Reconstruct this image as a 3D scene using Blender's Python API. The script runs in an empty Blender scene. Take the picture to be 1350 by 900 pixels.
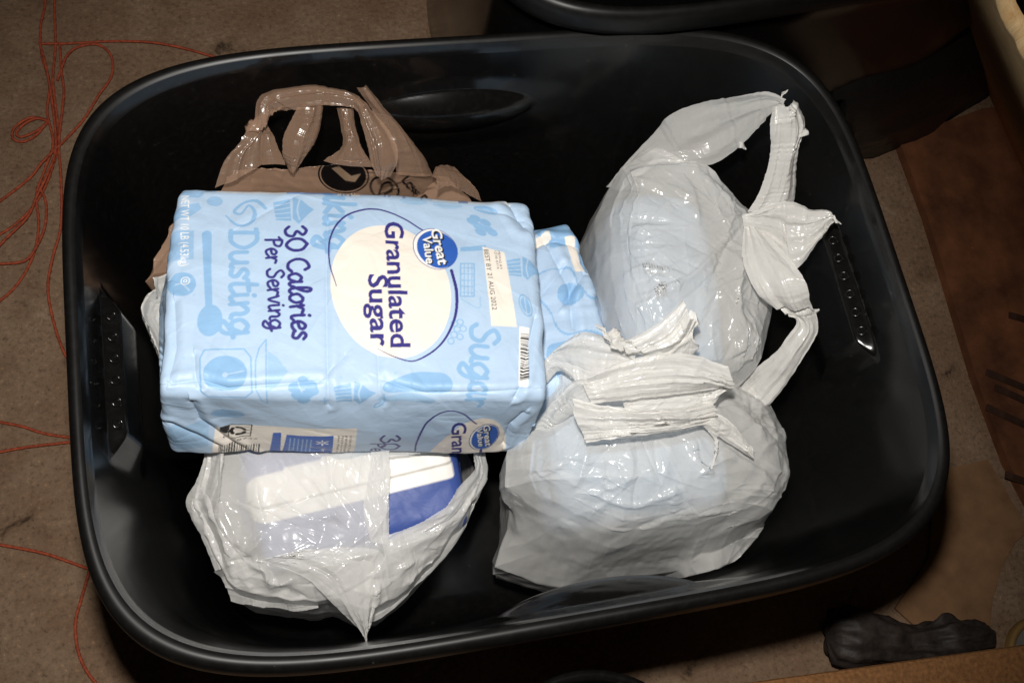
import bpy, math, random
import numpy as np
from mathutils import Matrix, Vector

# ---------------------------------------------------------------- camera
scene = bpy.context.scene
RIMZ = 0.40                                   # tote rim height above the floor
CP = np.array([-.1781, -.3050, RIMZ + .7425])  # camera position
FPX = 1400.0                                  # focal length in photo pixels (1350 wide)
def rot(rx, ry, rz):
    cx, cy, cz = math.cos(rx), math.cos(ry), math.cos(rz)
    sx, sy, sz = math.sin(rx), math.sin(ry), math.sin(rz)
    return (np.array([[cz, -sz, 0], [sz, cz, 0], [0, 0, 1]]) @ np.array([[1, 0, 0], [0, cx, -sx], [0, sx, cx]])
            @ np.array([[cy, 0, sy], [0, 1, 0], [-sy, 0, cy]]))
CR = rot(.3725, -.1648, -.1238)
cam_d = bpy.data.cameras.new('camera')
cam = bpy.data.objects.new('camera', cam_d)
scene.collection.objects.link(cam)
cam_d.sensor_width = 36; cam_d.lens = FPX / 1350 * 36
cam_d.clip_start = .02; cam_d.clip_end = 60
M4 = Matrix([list(CR[i]) + [CP[i]] for i in range(3)] + [[0, 0, 0, 1]])
cam.matrix_world = M4
scene.camera = cam

# ---------------------------------------------------------------- light: the camera's flash + faint shed light
world = bpy.data.worlds.new('World'); scene.world = world; world.use_nodes = True
world.node_tree.nodes['Background'].inputs[0].default_value = (1, .82, .62, 1)
world.node_tree.nodes['Background'].inputs[1].default_value = .012
fl = bpy.data.lights.new('flash', 'SPOT')
fl.energy = 44; fl.shadow_soft_size = .022; fl.spot_size = math.radians(78); fl.spot_blend = .75
fl.color = (1, .965, .91)
flash = bpy.data.objects.new('flash', fl); scene.collection.objects.link(flash)
FP = CP + CR @ np.array([-.015, .13, .01])
aim = np.array([-.06, .03, .25])
flash.location = FP
flash.rotation_euler = Vector(aim - FP).to_track_quat('-Z', 'Y').to_euler()
vs = scene.view_settings
vs.view_transform = 'Standard'; vs.look = 'None'; vs.exposure = 0; vs.gamma = 1; vs.use_curve_mapping = False
scene.render.engine = 'CYCLES'
scene.cycles.transparent_max_bounces = 24
scene.cycles.max_bounces = 10
scene.render.resolution_x = 1024; scene.render.resolution_y = 682

# ---------------------------------------------------------------- helpers
rng = np.random.default_rng(7)
col = scene.collection
def W(x, y, z):
    """photo pixel -> point on the level plane at height z"""
    x = np.asarray(x, float); y = np.asarray(y, float); z = np.asarray(z, float)
    d = np.stack([(x - 675) / FPX, -(y - 450) / FPX, -np.ones_like(x)], -1) @ CR.T
    return CP + d * ((z - CP[2]) / d[..., 2])[..., None]
def px(P):
    d = (P - CP) @ CR
    return 675 + FPX * d[..., 0] / -d[..., 2], 450 - FPX * d[..., 1] / -d[..., 2]
def lin(r, g, b):
    c = np.array([r, g, b]) / 255.
    return np.where(c <= .04045, c / 12.92, ((c + .055) / 1.055) ** 2.4)
def vnoise(p, seed=0):
    i = np.floor(p).astype(np.int64); f = p - i; f = f * f * (3 - 2 * f)
    out = 0
    for a in (0, 1):
        for b in (0, 1):
            for c in (0, 1):
                h = (i[..., 0] + a) * 374761393 + (i[..., 1] + b) * 668265263 + (i[..., 2] + c) * 1274126177 + seed * 974711
                h = (h ^ (h >> 13)) * 1103515245 & 0x7fffffff
                h = (h ^ (h >> 16)) * 668265263 & 0x7fffffff
                w = (f[..., 0] if a else 1 - f[..., 0]) * (f[..., 1] if b else 1 - f[..., 1]) * (f[..., 2] if c else 1 - f[..., 2])
                out = out + w * ((h & 0xffff) / 32767.5 - 1)
    return out
def ridge(p, seed=0):
    q = p + .45 * np.stack([vnoise(p * .7, seed + 11), vnoise(p * .7, seed + 12), vnoise(p * .7, seed + 13)], -1)
    return 1 - 2 * np.abs(vnoise(q, seed))
def facet(p, seed=0, K=7):
    """sum of warped triangle waves: flat facets that meet in straight sharp creases, as crumpled film has"""
    rg = np.random.default_rng(seed + 900); out = 0
    wp = .22 * vnoise(p * .6, seed + 1)
    for k in range(K):
        d = rg.normal(size=3); d /= np.linalg.norm(d); d = d * rg.uniform(.6, 1.5)
        x = p @ d + rg.uniform(0, 9) + wp * rg.uniform(-1, 1)
        m = np.clip(vnoise(p * .55 + k * 7.3, seed + 20 + k) * 1.6 + .25, 0, 1)
        out = out + m * (np.abs((x % 1) * 2 - 1) * 2 - 1)
    return out / 1.6
def thing(name, label, cat, loc=(0, 0, 0), group=None):
    o = bpy.data.objects.new(name, None); col.objects.link(o); o.location = [float(v) for v in loc]
    o.empty_display_size = .03
    o['label'] = label; o['category'] = cat
    if group: o['group'] = group
    return o
def tag(o, label, cat, group=None):
    o['label'] = label; o['category'] = cat
    if group: o['group'] = group
    return o
def raw(name, V, F4, mat, parent=None, cols=None, smooth=True):
    """V (n,3) world coords, F4 (m,4) quads (a repeated last index makes a triangle)"""
    V = np.asarray(V, float); F4 = np.asarray(F4, np.int64)
    if parent is not None:
        par = parent; off = np.zeros(3)
        while par is not None:
            off = off + np.array(par.location); par = par.parent
        V = V - off
    tri = F4[:, 3] == F4[:, 2]
    me = bpy.data.meshes.new(name)
    if tri.any():
        me.from_pydata(V.tolist(), [], [list(map(int, f[:3] if t else f)) for f, t in zip(F4, tri)])
    else:
        n = len(F4)
        me.vertices.add(len(V)); me.vertices.foreach_set('co', V.astype(np.float32).ravel())
        me.loops.add(n * 4); me.loops.foreach_set('vertex_index', F4.astype(np.int32).ravel())
        me.polygons.add(n); me.polygons.foreach_set('loop_start', np.arange(0, n * 4, 4, dtype=np.int32))
        me.update(calc_edges=True); me.validate()
    me.polygons.foreach_set('use_smooth', np.full(len(me.polygons), smooth))
    if cols is not None:
        at = me.color_attributes.new('print', 'FLOAT_COLOR', 'POINT')
        c4 = np.ones((len(V), 4), np.float32); c4[:, :3] = cols
        at.data.foreach_set('color', c4.ravel())
    me.materials.append(mat); me.update()
    o = bpy.data.objects.new(name, me); col.objects.link(o)
    if parent is not None: o.parent = parent
    return o
def gridfaces(nv, nu, per):
    idx = np.arange(nv * nu).reshape(nv, nu)
    if per: idx = np.concatenate([idx, idx[:, :1]], 1)
    return np.stack([idx[:-1, :-1], idx[:-1, 1:], idx[1:, 1:], idx[1:, :-1]], -1).reshape(-1, 4)
def grid(name, P, per, mat, parent=None, cols=None, keep=None, flip=False):
    nv, nu = P.shape[:2]; F = gridfaces(nv, nu, per)
    if flip: F = F[:, ::-1]
    if keep is not None: F = F[keep.reshape(-1)]
    return raw(name, P.reshape(-1, 3), F, mat, parent, None if cols is None else cols.reshape(-1, 3))
def gnormal(P, per):
    du = (np.roll(P, -1, 1) - np.roll(P, 1, 1)) if per else np.gradient(P, axis=1)
    dv = np.gradient(P, axis=0)
    n = np.cross(dv, du); return n / (np.linalg.norm(n, axis=-1, keepdims=True) + 1e-12)
def crom(pts, n):
    """smooth resample of a polyline (any dimension) to n points"""
    p = np.asarray(pts, float)
    if len(p) == 2: return p[0] + (p[1] - p[0]) * np.linspace(0, 1, n)[:, None]
    q = np.concatenate([[2 * p[0] - p[1]], p, [2 * p[-1] - p[-2]]])
    d = np.linalg.norm(np.diff(p[:, :2], axis=0), axis=1) + 1e-9
    s = np.concatenate([[0], np.cumsum(d)]); s /= s[-1]
    t = np.linspace(0, 1, n); k = np.clip(np.searchsorted(s, t, 'right') - 1, 0, len(p) - 2)
    f = ((t - s[k]) / (s[k + 1] - s[k]))[:, None]
    a, b, c, e = q[k], q[k + 1], q[k + 2], q[k + 3]
    return .5 * (2 * b + (c - a) * f + (2 * a - 5 * b + 4 * c - e) * f ** 2 + (3 * b - a - 3 * c + e) * f ** 3)
def box_mesh(name, c, h, R3, mat, parent=None, bev=.003):
    sx, sy, sz = h
    me = bpy.data.meshes.new(name)
    V = [(x, y, z) for z in (-sz, sz) for y in (-sy, sy) for x in (-sx, sx)]
    F = [(0, 2, 3, 1), (4, 5, 7, 6), (0, 1, 5, 4), (2, 6, 7, 3), (1, 3, 7, 5), (0, 4, 6, 2)]
    me.from_pydata(V, [], F); me.materials.append(mat)
    o = bpy.data.objects.new(name, me); col.objects.link(o)
    o.matrix_world = Matrix([list(R3[i]) + [c[i]] for i in range(3)] + [[0, 0, 0, 1]])
    if bev:
        m = o.modifiers.new('bevel', 'BEVEL'); m.width = bev; m.segments = 2
    if parent is not None:
        o.parent = parent; o.matrix_parent_inverse = Matrix.Translation(parent.location).inverted()
    return o
def prism(name, poly, z0, z1, mat, parent=None):
    n = len(poly); poly = np.asarray(poly)
    V = np.concatenate([np.c_[poly, np.full(n, z0)], np.c_[poly, np.full(n, z1)]])
    if parent is not None: V = V - np.array(parent.location)
    me = bpy.data.meshes.new(name)
    a = np.roll(poly, -1, 0); area = (poly[:, 0] * a[:, 1] - a[:, 0] * poly[:, 1]).sum()
    r = list(range(n)) if area > 0 else list(range(n))[::-1]
    F = [[i + n for i in r], r[::-1]] + [[r[i], r[(i + 1) % n], r[(i + 1) % n] + n, r[i] + n] for i in range(n)]
    me.from_pydata(V.tolist(), [], F); me.materials.append(mat)
    o = bpy.data.objects.new(name, me); col.objects.link(o)
    if parent is not None: o.parent = parent
    return o
def tube(name, pts, r, mat, parent=None, n=120, ns=7, twist=True):
    c = crom(pts, n); t = np.gradient(c, axis=0); t /= np.linalg.norm(t, axis=1, keepdims=True) + 1e-12
    up = np.array([0, 0, 1.]); s = np.cross(t, up); s /= np.linalg.norm(s, axis=1, keepdims=True) + 1e-9
    u = np.cross(s, t); a = np.linspace(0, 2 * math.pi, ns, endpoint=False)
    rr = np.full(n, r) if np.isscalar(r) else np.interp(np.linspace(0, 1, n), np.linspace(0, 1, len(r)), r)
    ph = np.arange(n)[:, None] * .35 if twist else 0
    lob = 1 + (.10 * np.cos(3 * a[None] + 0 * ph) if twist else 0)
    A = a[None] + ph
    P = c[:, None] + (rr[:, None] * lob)[..., None] * (np.cos(A)[..., None] * s[:, None] + np.sin(A)[..., None] * u[:, None])
    return grid(name, P, True, mat, parent)

# ---------------------------------------------------------------- materials
def mat(name):
    m = bpy.data.materials.new(name); m.use_nodes = True
    nt = m.node_tree; b = nt.nodes['Principled BSDF']
    return m, nt, b
def nd(nt, t, **kw):
    n = nt.nodes.new(t)
    for k, v in kw.items():
        if k in n.inputs.keys(): n.inputs[k].default_value = v
        else: setattr(n, k, v)
    return n
def noise_ramp(nt, scale, stops, detail=6, rough=.6, src='Object', dist=0., vec=None):
    tc = nd(nt, 'ShaderNodeTexCoord')
    n = nd(nt, 'ShaderNodeTexNoise', Scale=scale, Detail=detail, Roughness=rough, Distortion=dist)
    nt.links.new(vec if vec is not None else tc.outputs[src], n.inputs['Vector'])
    r = nd(nt, 'ShaderNodeValToRGB'); cr = r.color_ramp
    while len(cr.elements) < len(stops): cr.elements.new(.5)
    for e, (p, c) in zip(cr.elements, stops):
        e.position = p; e.color = (*c, 1) if len(c) == 3 else c
    nt.links.new(n.outputs[0], r.inputs[0])
    return n, r
def bump(nt, b, h, strength, dist):
    bp = nd(nt, 'ShaderNodeBump'); bp.inputs['Strength'].default_value = strength; bp.inputs['Distance'].default_value = dist
    nt.links.new(h, bp.inputs['Height']); nt.links.new(bp.outputs[0], b.inputs['Normal']); return bp
def simple(name, c, rough=.5, spec=.5, nscale=0, nbump=0, var=.15, metal=0):
    m, nt, b = mat(name); c = np.array(c)
    b.inputs['Roughness'].default_value = rough; b.inputs['Specular IOR Level'].default_value = spec
    b.inputs['Metallic'].default_value = metal
    n, r = noise_ramp(nt, nscale or 40, [(.3, tuple(c * (1 - var))), (.7, tuple(np.minimum(c * (1 + var), 1)))])
    nt.links.new(r.outputs[0], b.inputs['Base Color'])
    if nbump: bump(nt, b, n.outputs[0], .6, nbump)
    return m
def film(name, c, opac, transl=.3, rough=.22, attr=False, spec=.5):
    m, nt, b = mat(name); L = nt.links
    out = nt.nodes['Material Output']
    if attr:
        a = nd(nt, 'ShaderNodeAttribute', attribute_name='print'); src = a.outputs['Color']
    else:
        n0, r0 = noise_ramp(nt, 14, [(.3, tuple(np.array(c) * .95)), (.7, tuple(c))]); src = r0.outputs[0]
    L.new(src, b.inputs['Base Color'])
    b.inputs['Specular IOR Level'].default_value = spec * .6
    n1, r1 = noise_ramp(nt, 30, [(.3, (rough * 1.,) * 3), (.7, (rough * 1.9,) * 3)])
    L.new(r1.outputs[0], b.inputs['Roughness'])
    tc = nd(nt, 'ShaderNodeTexCoord')
    mp = nd(nt, 'ShaderNodeMapping'); mp.inputs['Scale'].default_value = (1, 1, 1)
    nz = nd(nt, 'ShaderNodeTexNoise', noise_type='RIDGED_MULTIFRACTAL', Scale=26., Detail=2.5, Roughness=.45, Distortion=.7)
    L.new(tc.outputs['Object'], nz.inputs['Vector'])
    bp = bump(nt, b, nz.outputs[0], .55, .0011)
    tr = nd(nt, 'ShaderNodeBsdfTranslucent'); L.new(src, tr.inputs[0]); L.new(bp.outputs[0], tr.inputs['Normal'])
    mx = nd(nt, 'ShaderNodeMixShader'); mx.inputs[0].default_value = transl
    L.new(b.outputs[0], mx.inputs[1]); L.new(tr.outputs[0], mx.inputs[2])
    tp = nd(nt, 'ShaderNodeBsdfTransparent')
    m2 = nd(nt, 'ShaderNodeMixShader'); lw = nd(nt, 'ShaderNodeLayerWeight'); lw.inputs[0].default_value = .35; L.new(bp.outputs[0], lw.inputs['Normal'])
    op = nd(nt, 'ShaderNodeMapRange'); op.inputs['To Min'].default_value = opac; op.inputs['To Max'].default_value = min(opac + .36, .97); L.new(lw.outputs['Facing'], op.inputs['Value'])
    L.new(op.outputs[0], m2.inputs[0])
    L.new(tp.outputs[0], m2.inputs[1]); L.new(mx.outputs[0], m2.inputs[2])
    # glossy coat that stays even where the film lets light through
    gl = nd(nt, 'ShaderNodeBsdfGlossy'); gl.inputs['Roughness'].default_value = rough * .6
    L.new(bp.outputs[0], gl.inputs['Normal'])
    m3 = nd(nt, 'ShaderNodeMixShader'); m3.inputs[0].default_value = .022
    L.new(m2.outputs[0], m3.inputs[1]); L.new(gl.outputs[0], m3.inputs[2])
    L.new(m3.outputs[0], out.inputs[0])
    return m
WHITE = lin(245, 244, 241)
M_film = film('white_polythene', WHITE, .52, .19, .18)
M_film_thick = film('white_polythene_bunched', lin(246, 244, 240), .72, .2, .22)
BROWN = lin(184, 150, 126)
M_brown = film('brown_polythene', BROWN, .42, .22, .26)
M_brown_print = film('brown_polythene_printed', BROWN, .66, .22, .26, attr=True)

def tote_mat(name, lo, hi, spec=.42):
    m, nt, b = mat(name)
    n, r = noise_ramp(nt, 9, [(.3, (lo,) * 3), (.75, (hi,) * 3)], detail=8, rough=.65)
    nt.links.new(r.outputs[0], b.inputs['Roughness'])
    n2, r2 = noise_ramp(nt, 160, [(.45, (.0035, .0033, .0032)), (.70, (.006, .0056, .0053)), (.79, (.04, .036, .032))], detail=3, rough=.7)
    nt.links.new(r2.outputs[0], b.inputs['Base Color'])
    n3, r3 = noise_ramp(nt, 5, [(0, (0,) * 3), (1, (1,) * 3)], detail=2)
    bump(nt, b, r3.outputs[0], .10, .02)
    b.inputs['Specular IOR Level'].default_value = spec
    return m
M_tote = tote_mat('black_polypropylene', .12, .24); M_rim = tote_mat('black_polypropylene_grained', .34, .5, .3)
def paper_mat(name):
    m, nt, b = mat(name)
    a = nd(nt, 'ShaderNodeAttribute', attribute_name='print')
    n, r = noise_ramp(nt, 60, [(.3, (.95,) * 3), (.7, (1, 1, 1))])
    mx = nd(nt, 'ShaderNodeMix', data_type='RGBA', blend_type='MULTIPLY'); mx.inputs[0].default_value = 1
    nt.links.new(a.outputs['Color'], mx.inputs[6]); nt.links.new(r.outputs[0], mx.inputs[7])
    nt.links.new(mx.outputs[2], b.inputs['Base Color'])
    b.inputs['Roughness'].default_value = .46; b.inputs['Specular IOR Level'].default_value = .35
    n2, r2 = noise_ramp(nt, 28, [(0, (0,) * 3), (1, (1,) * 3)], detail=4, dist=.6)
    bump(nt, b, r2.outputs[0], .22, .006)
    return m
M_paper = paper_mat('printed_paper')

# ---------------------------------------------------------------- print rasteriser (flat print on packages, kept as vertex colour)
class Canvas:
    def __init__(s, w, h, res, base, x0=0., y0=0.):
        s.w, s.h, s.res, s.x0, s.y0 = w, h, res, x0, y0
        s.a = np.empty((int(h * res), int(w * res), 3)); s.a[:] = base
    def win(s, lo, hi):
        i0 = np.maximum(((np.array(lo) - (s.x0, s.y0)) * s.res).astype(int) - 2, 0)
        i1 = np.minimum(((np.array(hi) - (s.x0, s.y0)) * s.res).astype(int) + 3, (s.a.shape[1], s.a.shape[0]))
        if (i1 <= i0).any(): return None
        X, Y = np.meshgrid((np.arange(i0[0], i1[0]) + .5) / s.res + s.x0, (np.arange(i0[1], i1[1]) + .5) / s.res + s.y0)
        return (slice(i0[1], i1[1]), slice(i0[0], i1[0])), X, Y
    def put(s, sl, m, c):
        m = m[..., None].astype(float); s.a[sl] = s.a[sl] * (1 - m) + np.array(c) * m
    def poly(s, pts, c, al=1.):
        p = np.asarray(pts, float); w = s.win(p.min(0), p.max(0))
        if w is None: return
        sl, X, Y = w; ins = np.zeros(X.shape, bool)
        for (xa, ya), (xb, yb) in zip(p, np.roll(p, -1, 0)):
            if ya == yb: continue
            ins ^= ((ya > Y) != (yb > Y)) & (X < (xb - xa) * (Y - ya) / (yb - ya) + xa)
        s.put(sl, ins * al, c)
    def tris(s, T, c):
        p = T.reshape(-1, 2); w = s.win(p.min(0), p.max(0))
        if w is None: return
        (sy, sx), X, Y = w; acc = np.zeros(X.shape, bool)
        for t in T:
            lo = t.min(0); hi = t.max(0)
            j0 = max(int((lo[0] - X[0, 0]) * s.res), 0); j1 = int((hi[0] - X[0, 0]) * s.res) + 2
            i0 = max(int((lo[1] - Y[0, 0]) * s.res), 0); i1 = int((hi[1] - Y[0, 0]) * s.res) + 2
            x = X[i0:i1, j0:j1]; y = Y[i0:i1, j0:j1]
            if x.size == 0: continue
            (ax, ay), (bx, by), (cx, cy) = t
            d1 = (bx - ax) * (y - ay) - (by - ay) * (x - ax); d2 = (cx - bx) * (y - by) - (cy - by) * (x - bx)
            d3 = (ax - cx) * (y - cy) - (ay - cy) * (x - cx)
            acc[i0:i1, j0:j1] |= ((d1 >= 0) & (d2 >= 0) & (d3 >= 0)) | ((d1 <= 0) & (d2 <= 0) & (d3 <= 0))
        s.put((sy, sx), acc, c)
    def ell(s, c0, rx, ry, c, ang=0., ring=0., al=1.):
        R_ = max(rx, ry) * 1.05; c0 = np.array(c0); w = s.win(c0 - R_, c0 + R_)
        if w is None: return
        sl, X, Y = w; ca, sa = math.cos(ang), math.sin(ang)
        x = (X - c0[0]) * ca + (Y - c0[1]) * sa; y = -(X - c0[0]) * sa + (Y - c0[1]) * ca
        d = np.sqrt((x / rx) ** 2 + (y / ry) ** 2); m = d <= 1
        if ring: m &= d >= 1 - ring / min(rx, ry)
        s.put(sl, m * al, c)
    def stroke(s, pts, wd, c, smooth=True, al=1.):
        p = np.asarray(pts, float)
        L_ = np.linalg.norm(np.diff(p, axis=0), axis=1).sum(); n = max(int(L_ * s.res * .8), 6)
        if smooth and len(p) > 2: q = crom(p, n)
        else:
            d = np.concatenate([[0], np.cumsum(np.linalg.norm(np.diff(p, axis=0), axis=1))]); t = np.linspace(0, d[-1], n)
            q = np.stack([np.interp(t, d, p[:, 0]), np.interp(t, d, p[:, 1])], 1)
        ww = np.full(n, wd) if np.isscalar(wd) else np.interp(np.linspace(0, 1, n), np.linspace(0, 1, len(wd)), wd)
        w = s.win(q.min(0) - ww.max(), q.max(0) + ww.max())
        if w is None: return
        sl, X, Y = w; acc = np.zeros(X.shape, bool); r = ww / 2
        for (x, y), rr in zip(q, r):
            j0 = max(int((x - rr - X[0, 0]) * s.res), 0); j1 = int((x + rr - X[0, 0]) * s.res) + 2
            i0 = max(int((y - rr - Y[0, 0]) * s.res), 0); i1 = int((y + rr - Y[0, 0]) * s.res) + 2
            if j1 <= 0 or i1 <= 0: continue
            acc[i0:i1, j0:j1] |= (X[i0:i1, j0:j1] - x) ** 2 + (Y[i0:i1, j0:j1] - y) ** 2 <= rr * rr
        s.put(sl, acc * al, c)
    def frame(s, p0, p1):
        p0 = np.array(p0); p1 = np.array(p1); e = p1 - p0; L_ = np.linalg.norm(e); e = e / L_
        return p0, e, np.array([e[1], -e[0]]), L_
    def text(s, txt, p0, p1, cap, c, bold=.0, shear=0.):
        """one line of lettering with its baseline from p0 to p1"""
        T, wd, x0 = font_tris(txt, bold, shear); o, e, u, L_ = s.frame(p0, p1)
        q = ((T[..., 0] - x0) / wd * L_)[..., None] * e + (T[..., 1] / CAP * cap)[..., None] * u + o
        s.tris(q, c)
    def hand(s, txt, p0, p1, cap, wd, c, al=1.):
        """brush lettering"""
        o, e, u, L_ = s.frame(p0, p1); adv = sum(GLY[k][0] for k in txt); x = 0.
        for k in txt:
            a, st = GLY[k]
            for g in st:
                g = np.array(g, float)
                s.stroke((g[:, :1] + x) / adv * L_ * e + g[:, 1:] * cap * u + o, wd, c, al=al)
            x += a
    def sample(s, X, Y):
        # small box filter, then bilinear lookup
        A = s.a; A = (A + np.roll(A, 1, 0) + np.roll(A, 1, 1) + np.roll(np.roll(A, 1, 0), 1, 1)) / 4
        x = np.clip((X - s.x0) * s.res, 0, A.shape[1] - 1.01); y = np.clip((Y - s.y0) * s.res, 0, A.shape[0] - 1.01)
        i = y.astype(int); j = x.astype(int); fy = (y - i)[..., None]; fx = (x - j)[..., None]
        return (A[i, j] * (1 - fx) + A[i, j + 1] * fx) * (1 - fy) + (A[i + 1, j] * (1 - fx) + A[i + 1, j + 1] * fx) * fy
_fc = {}
def font_tris(txt, bold=0., shear=0.):
    k = (txt, bold, shear)
    if k not in _fc:
        cu = bpy.data.curves.new('lettering', 'FONT'); cu.body = txt; cu.offset = bold; cu.shear = shear; cu.resolution_u = 3
        o = bpy.data.objects.new('lettering', cu); col.objects.link(o)
        dg = bpy.context.evaluated_depsgraph_get(); me = o.evaluated_get(dg).to_mesh(); me.calc_loop_triangles()
        V = np.array([v.co[:2] for v in me.vertices]); T = np.array([t.vertices[:] for t in me.loop_triangles])
        o.evaluated_get(dg).to_mesh_clear(); bpy.data.objects.remove(o); bpy.data.curves.remove(cu)
        T = V[T]; _fc[k] = (T, np.ptp(V[:, 0]), V[:, 0].min())
    return _fc[k]
CAP = 1.; CAP = font_tris('H')[0][..., 1].max()
GLY = {
 ' ': (.3, []), '-': (.3, [[(.03, .3), (.25, .32)]]),
 '3': (.62, [[(.05, .84), (.27, 1), (.47, .82), (.27, .55), (.5, .35), (.42, .06), (.18, 0), (.0, .18)]]),
 '0': (.68, [[(.3, 1), (.06, .72), (.05, .28), (.3, 0), (.55, .28), (.55, .72), (.3, 1)]]),
 'C': (.68, [[(.56, .8), (.42, 1), (.14, .84), (.03, .45), (.15, .08), (.4, 0), (.6, .16)]]),
 'a': (.58, [[(.4, .5), (.22, .6), (.04, .36), (.1, .05), (.27, .04), (.4, .3)], [(.43, .6), (.41, .2), (.48, .01), (.6, .1)]]),
 'l': (.36, [[(.02, .15), (.26, .62), (.3, .92), (.2, 1), (.12, .7), (.12, .16), (.22, 0), (.38, .12)]]),
 'o': (.5, [[(.22, .6), (.04, .38), (.08, .06), (.26, .0), (.42, .25), (.36, .55), (.22, .6)], [(.4, .5), (.52, .5)]]),
 'r': (.42, [[(.06, .6), (.11, 0)], [(.11, .34), (.22, .57), (.4, .52)]]),
 'i': (.3, [[(.08, .6), (.09, .12), (.17, 0), (.3, .1)], [(.1, .84), (.12, .86)]]),
 'e': (.46, [[(.05, .28), (.34, .36), (.37, .54), (.22, .62), (.06, .38), (.13, .04), (.3, .02), (.46, .14)]]),
 's': (.42, [[(.36, .5), (.22, .62), (.08, .48), (.3, .22), (.24, .02), (.02, .08)]]),
 'P': (.56, [[(.18, 1), (.1, 0)], [(0, .82), (.25, 1), (.5, .84), (.42, .56), (.14, .48)]]),
 'S': (.58, [[(.52, .84), (.34, 1), (.12, .84), (.24, .58), (.47, .36), (.4, .06), (.14, 0), (.0, .18)]]),
 'v': (.44, [[(.03, .6), (.19, .01), (.4, .6)]]),
 'n': (.52, [[(.05, .6), (.08, 0)], [(.08, .38), (.26, .6), (.38, .45), (.39, .1), (.5, .02)]]),
 'g': (.56, [[(.4, .5), (.22, .6), (.04, .36), (.12, .06), (.3, .08), (.4, .3)], [(.43, .6), (.43, -.1), (.26, -.38), (.06, -.26), (.3, -.02), (.56, .1)]]),
 'D': (.72, [[(.13, 1), (.1, 0)], [(0, .95), (.4, .95), (.62, .5), (.42, .05), (.03, .02)]]),
 'B': (.66, [[(.13, 1), (.1, 0)], [(0, .95), (.4, 1), (.48, .7), (.15, .52), (.55, .4), (.5, .06), (.03, .02)]]),
 'u': (.54, [[(.05, .6), (.06, .15), (.2, 0), (.37, .2), (.4, .6)], [(.4, .6), (.42, .1), (.54, .02)]]),
 't': (.4, [[(.16, .95), (.12, .15), (.24, 0), (.4, .1)], [(0, .62), (.36, .66)]]),
 'k': (.5, [[(.1, 1), (.08, 0)], [(.4, .58), (.12, .28), (.44, .02)]]),
}

# ---------------------------------------------------------------- thin film: relax a grid that is longer than its space, so that it buckles
def relax(P, per, scale, iters, T=None, kt=.03, boxes=(), bend=.25, fix=None, inside=True):
    R0 = P.copy(); con = []
    nv, nu = P.shape[:2]
    for di, dj, w in ((0, 1, 1), (1, 0, 1), (1, 1, .6), (1, -1, .6), (0, 2, bend), (2, 0, bend)):
        Q = np.roll(R0, (-di, -dj), (0, 1)); rest = np.linalg.norm(Q - R0, axis=-1) * scale
        m = np.full((nv, nu), float(w))
        if di: m[-di:] = 0
        if not per:
            if dj > 0: m[:, -dj:] = 0
            elif dj < 0: m[:, 0] = 0
        con.append((di, dj, rest, m))
    for it in range(iters):
        D = np.zeros_like(P)
        for di, dj, rest, m in con:
            d = np.roll(P, (-di, -dj), (0, 1)) - P
            l = np.sqrt((d * d).sum(-1)) + 1e-9
            dp = d * (((l - rest) / l) * .5 * m)[..., None]
            D += dp; D -= np.roll(dp, (di, dj), (0, 1))
        D *= .36
        if fix is not None: D *= (1 - fix)[..., None]
        P = P + D
        if T is not None: P = P + kt * (T - P)
        for c, Rb, h in boxes:
            q = (P - c) @ Rb; ra = .028; hi_ = h - ra; cl = np.clip(q, -hi_, hi_); dv = q - cl; dl = np.sqrt((dv * dv).sum(-1))
            core = dl < 1e-9; sh = (dl < ra) & ~core
            if sh.any(): P[sh] = (cl[sh] + dv[sh] / dl[sh][:, None] * ra) @ Rb.T + c
            if core.any():
                qq = q[core]; ax = (h - np.abs(qq)).argmin(-1); r_ = np.arange(len(qq)); qq[r_, ax] = np.sign(qq[r_, ax]) * h[ax]
                P[core] = qq @ Rb.T + c
        if inside and it % 4 == 3: P = keep_in(P)
    return P
TA, TB, TN = .33, .2485, 4.7
def keep_in(P):
    zz = np.clip(RIMZ - P[..., 2], -.01, RIMZ); ins = .0155 + .045 * zz / .39
    v = ((np.abs(P[..., 0]) / (TA - ins)) ** TN + (np.abs(P[..., 1]) / (TB - ins)) ** TN) ** (1 / TN)
    out = (v > 1) & (P[..., 2] < RIMZ - .005)
    if out.any():
        P = P.copy(); P[out, :2] = P[out, :2] / v[out][:, None]
    lo = P[..., 2] < .016
    if lo.any(): P = P.copy(); P[lo, 2] = .016
    return P
def up2(P, per):
    nv, nu = P.shape[:2]
    Q = np.empty((2 * nv - 1, nu, 3)); Q[::2] = P; Q[1::2] = (P[1:] + P[:-1]) / 2
    if per:
        S = np.empty((2 * nv - 1, 2 * nu, 3)); S[:, ::2] = Q; S[:, 1::2] = (Q + np.roll(Q, -1, 1)) / 2
    else:
        S = np.empty((2 * nv - 1, 2 * nu - 1, 3)); S[:, ::2] = Q; S[:, 1::2] = (Q[:, 1:] + Q[:, :-1]) / 2
    return S
def crumple(P, per, seed, amp=.006, levels=3, scale=1.045, kt=.05, boxes=(), inside=True, fine=.00018, iters=(60, 40, 24, 12), edge_fix=False):
    T = P.copy()
    for lv in range(levels):
        if lv:
            P = up2(P, per); T = up2(T, per)
        n = gnormal(P, per)
        f = 10 * 2.0 ** lv
        P = P + n * (amp * .40 ** lv * facet(P * f, seed + lv * 7))[..., None]
        P = relax(P, per, scale if lv < 2 else 1 + (scale - 1) * .5, iters[min(lv, 3)], T, kt, boxes, inside=inside)
    n = gnormal(P, per)
    P = P + n * (fine * (2.4 * facet(P * 34, seed + 51, 9) + 1.0 * facet(P * 75, seed + 52)))[..., None]
    return keep_in(P) if inside else P
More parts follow.
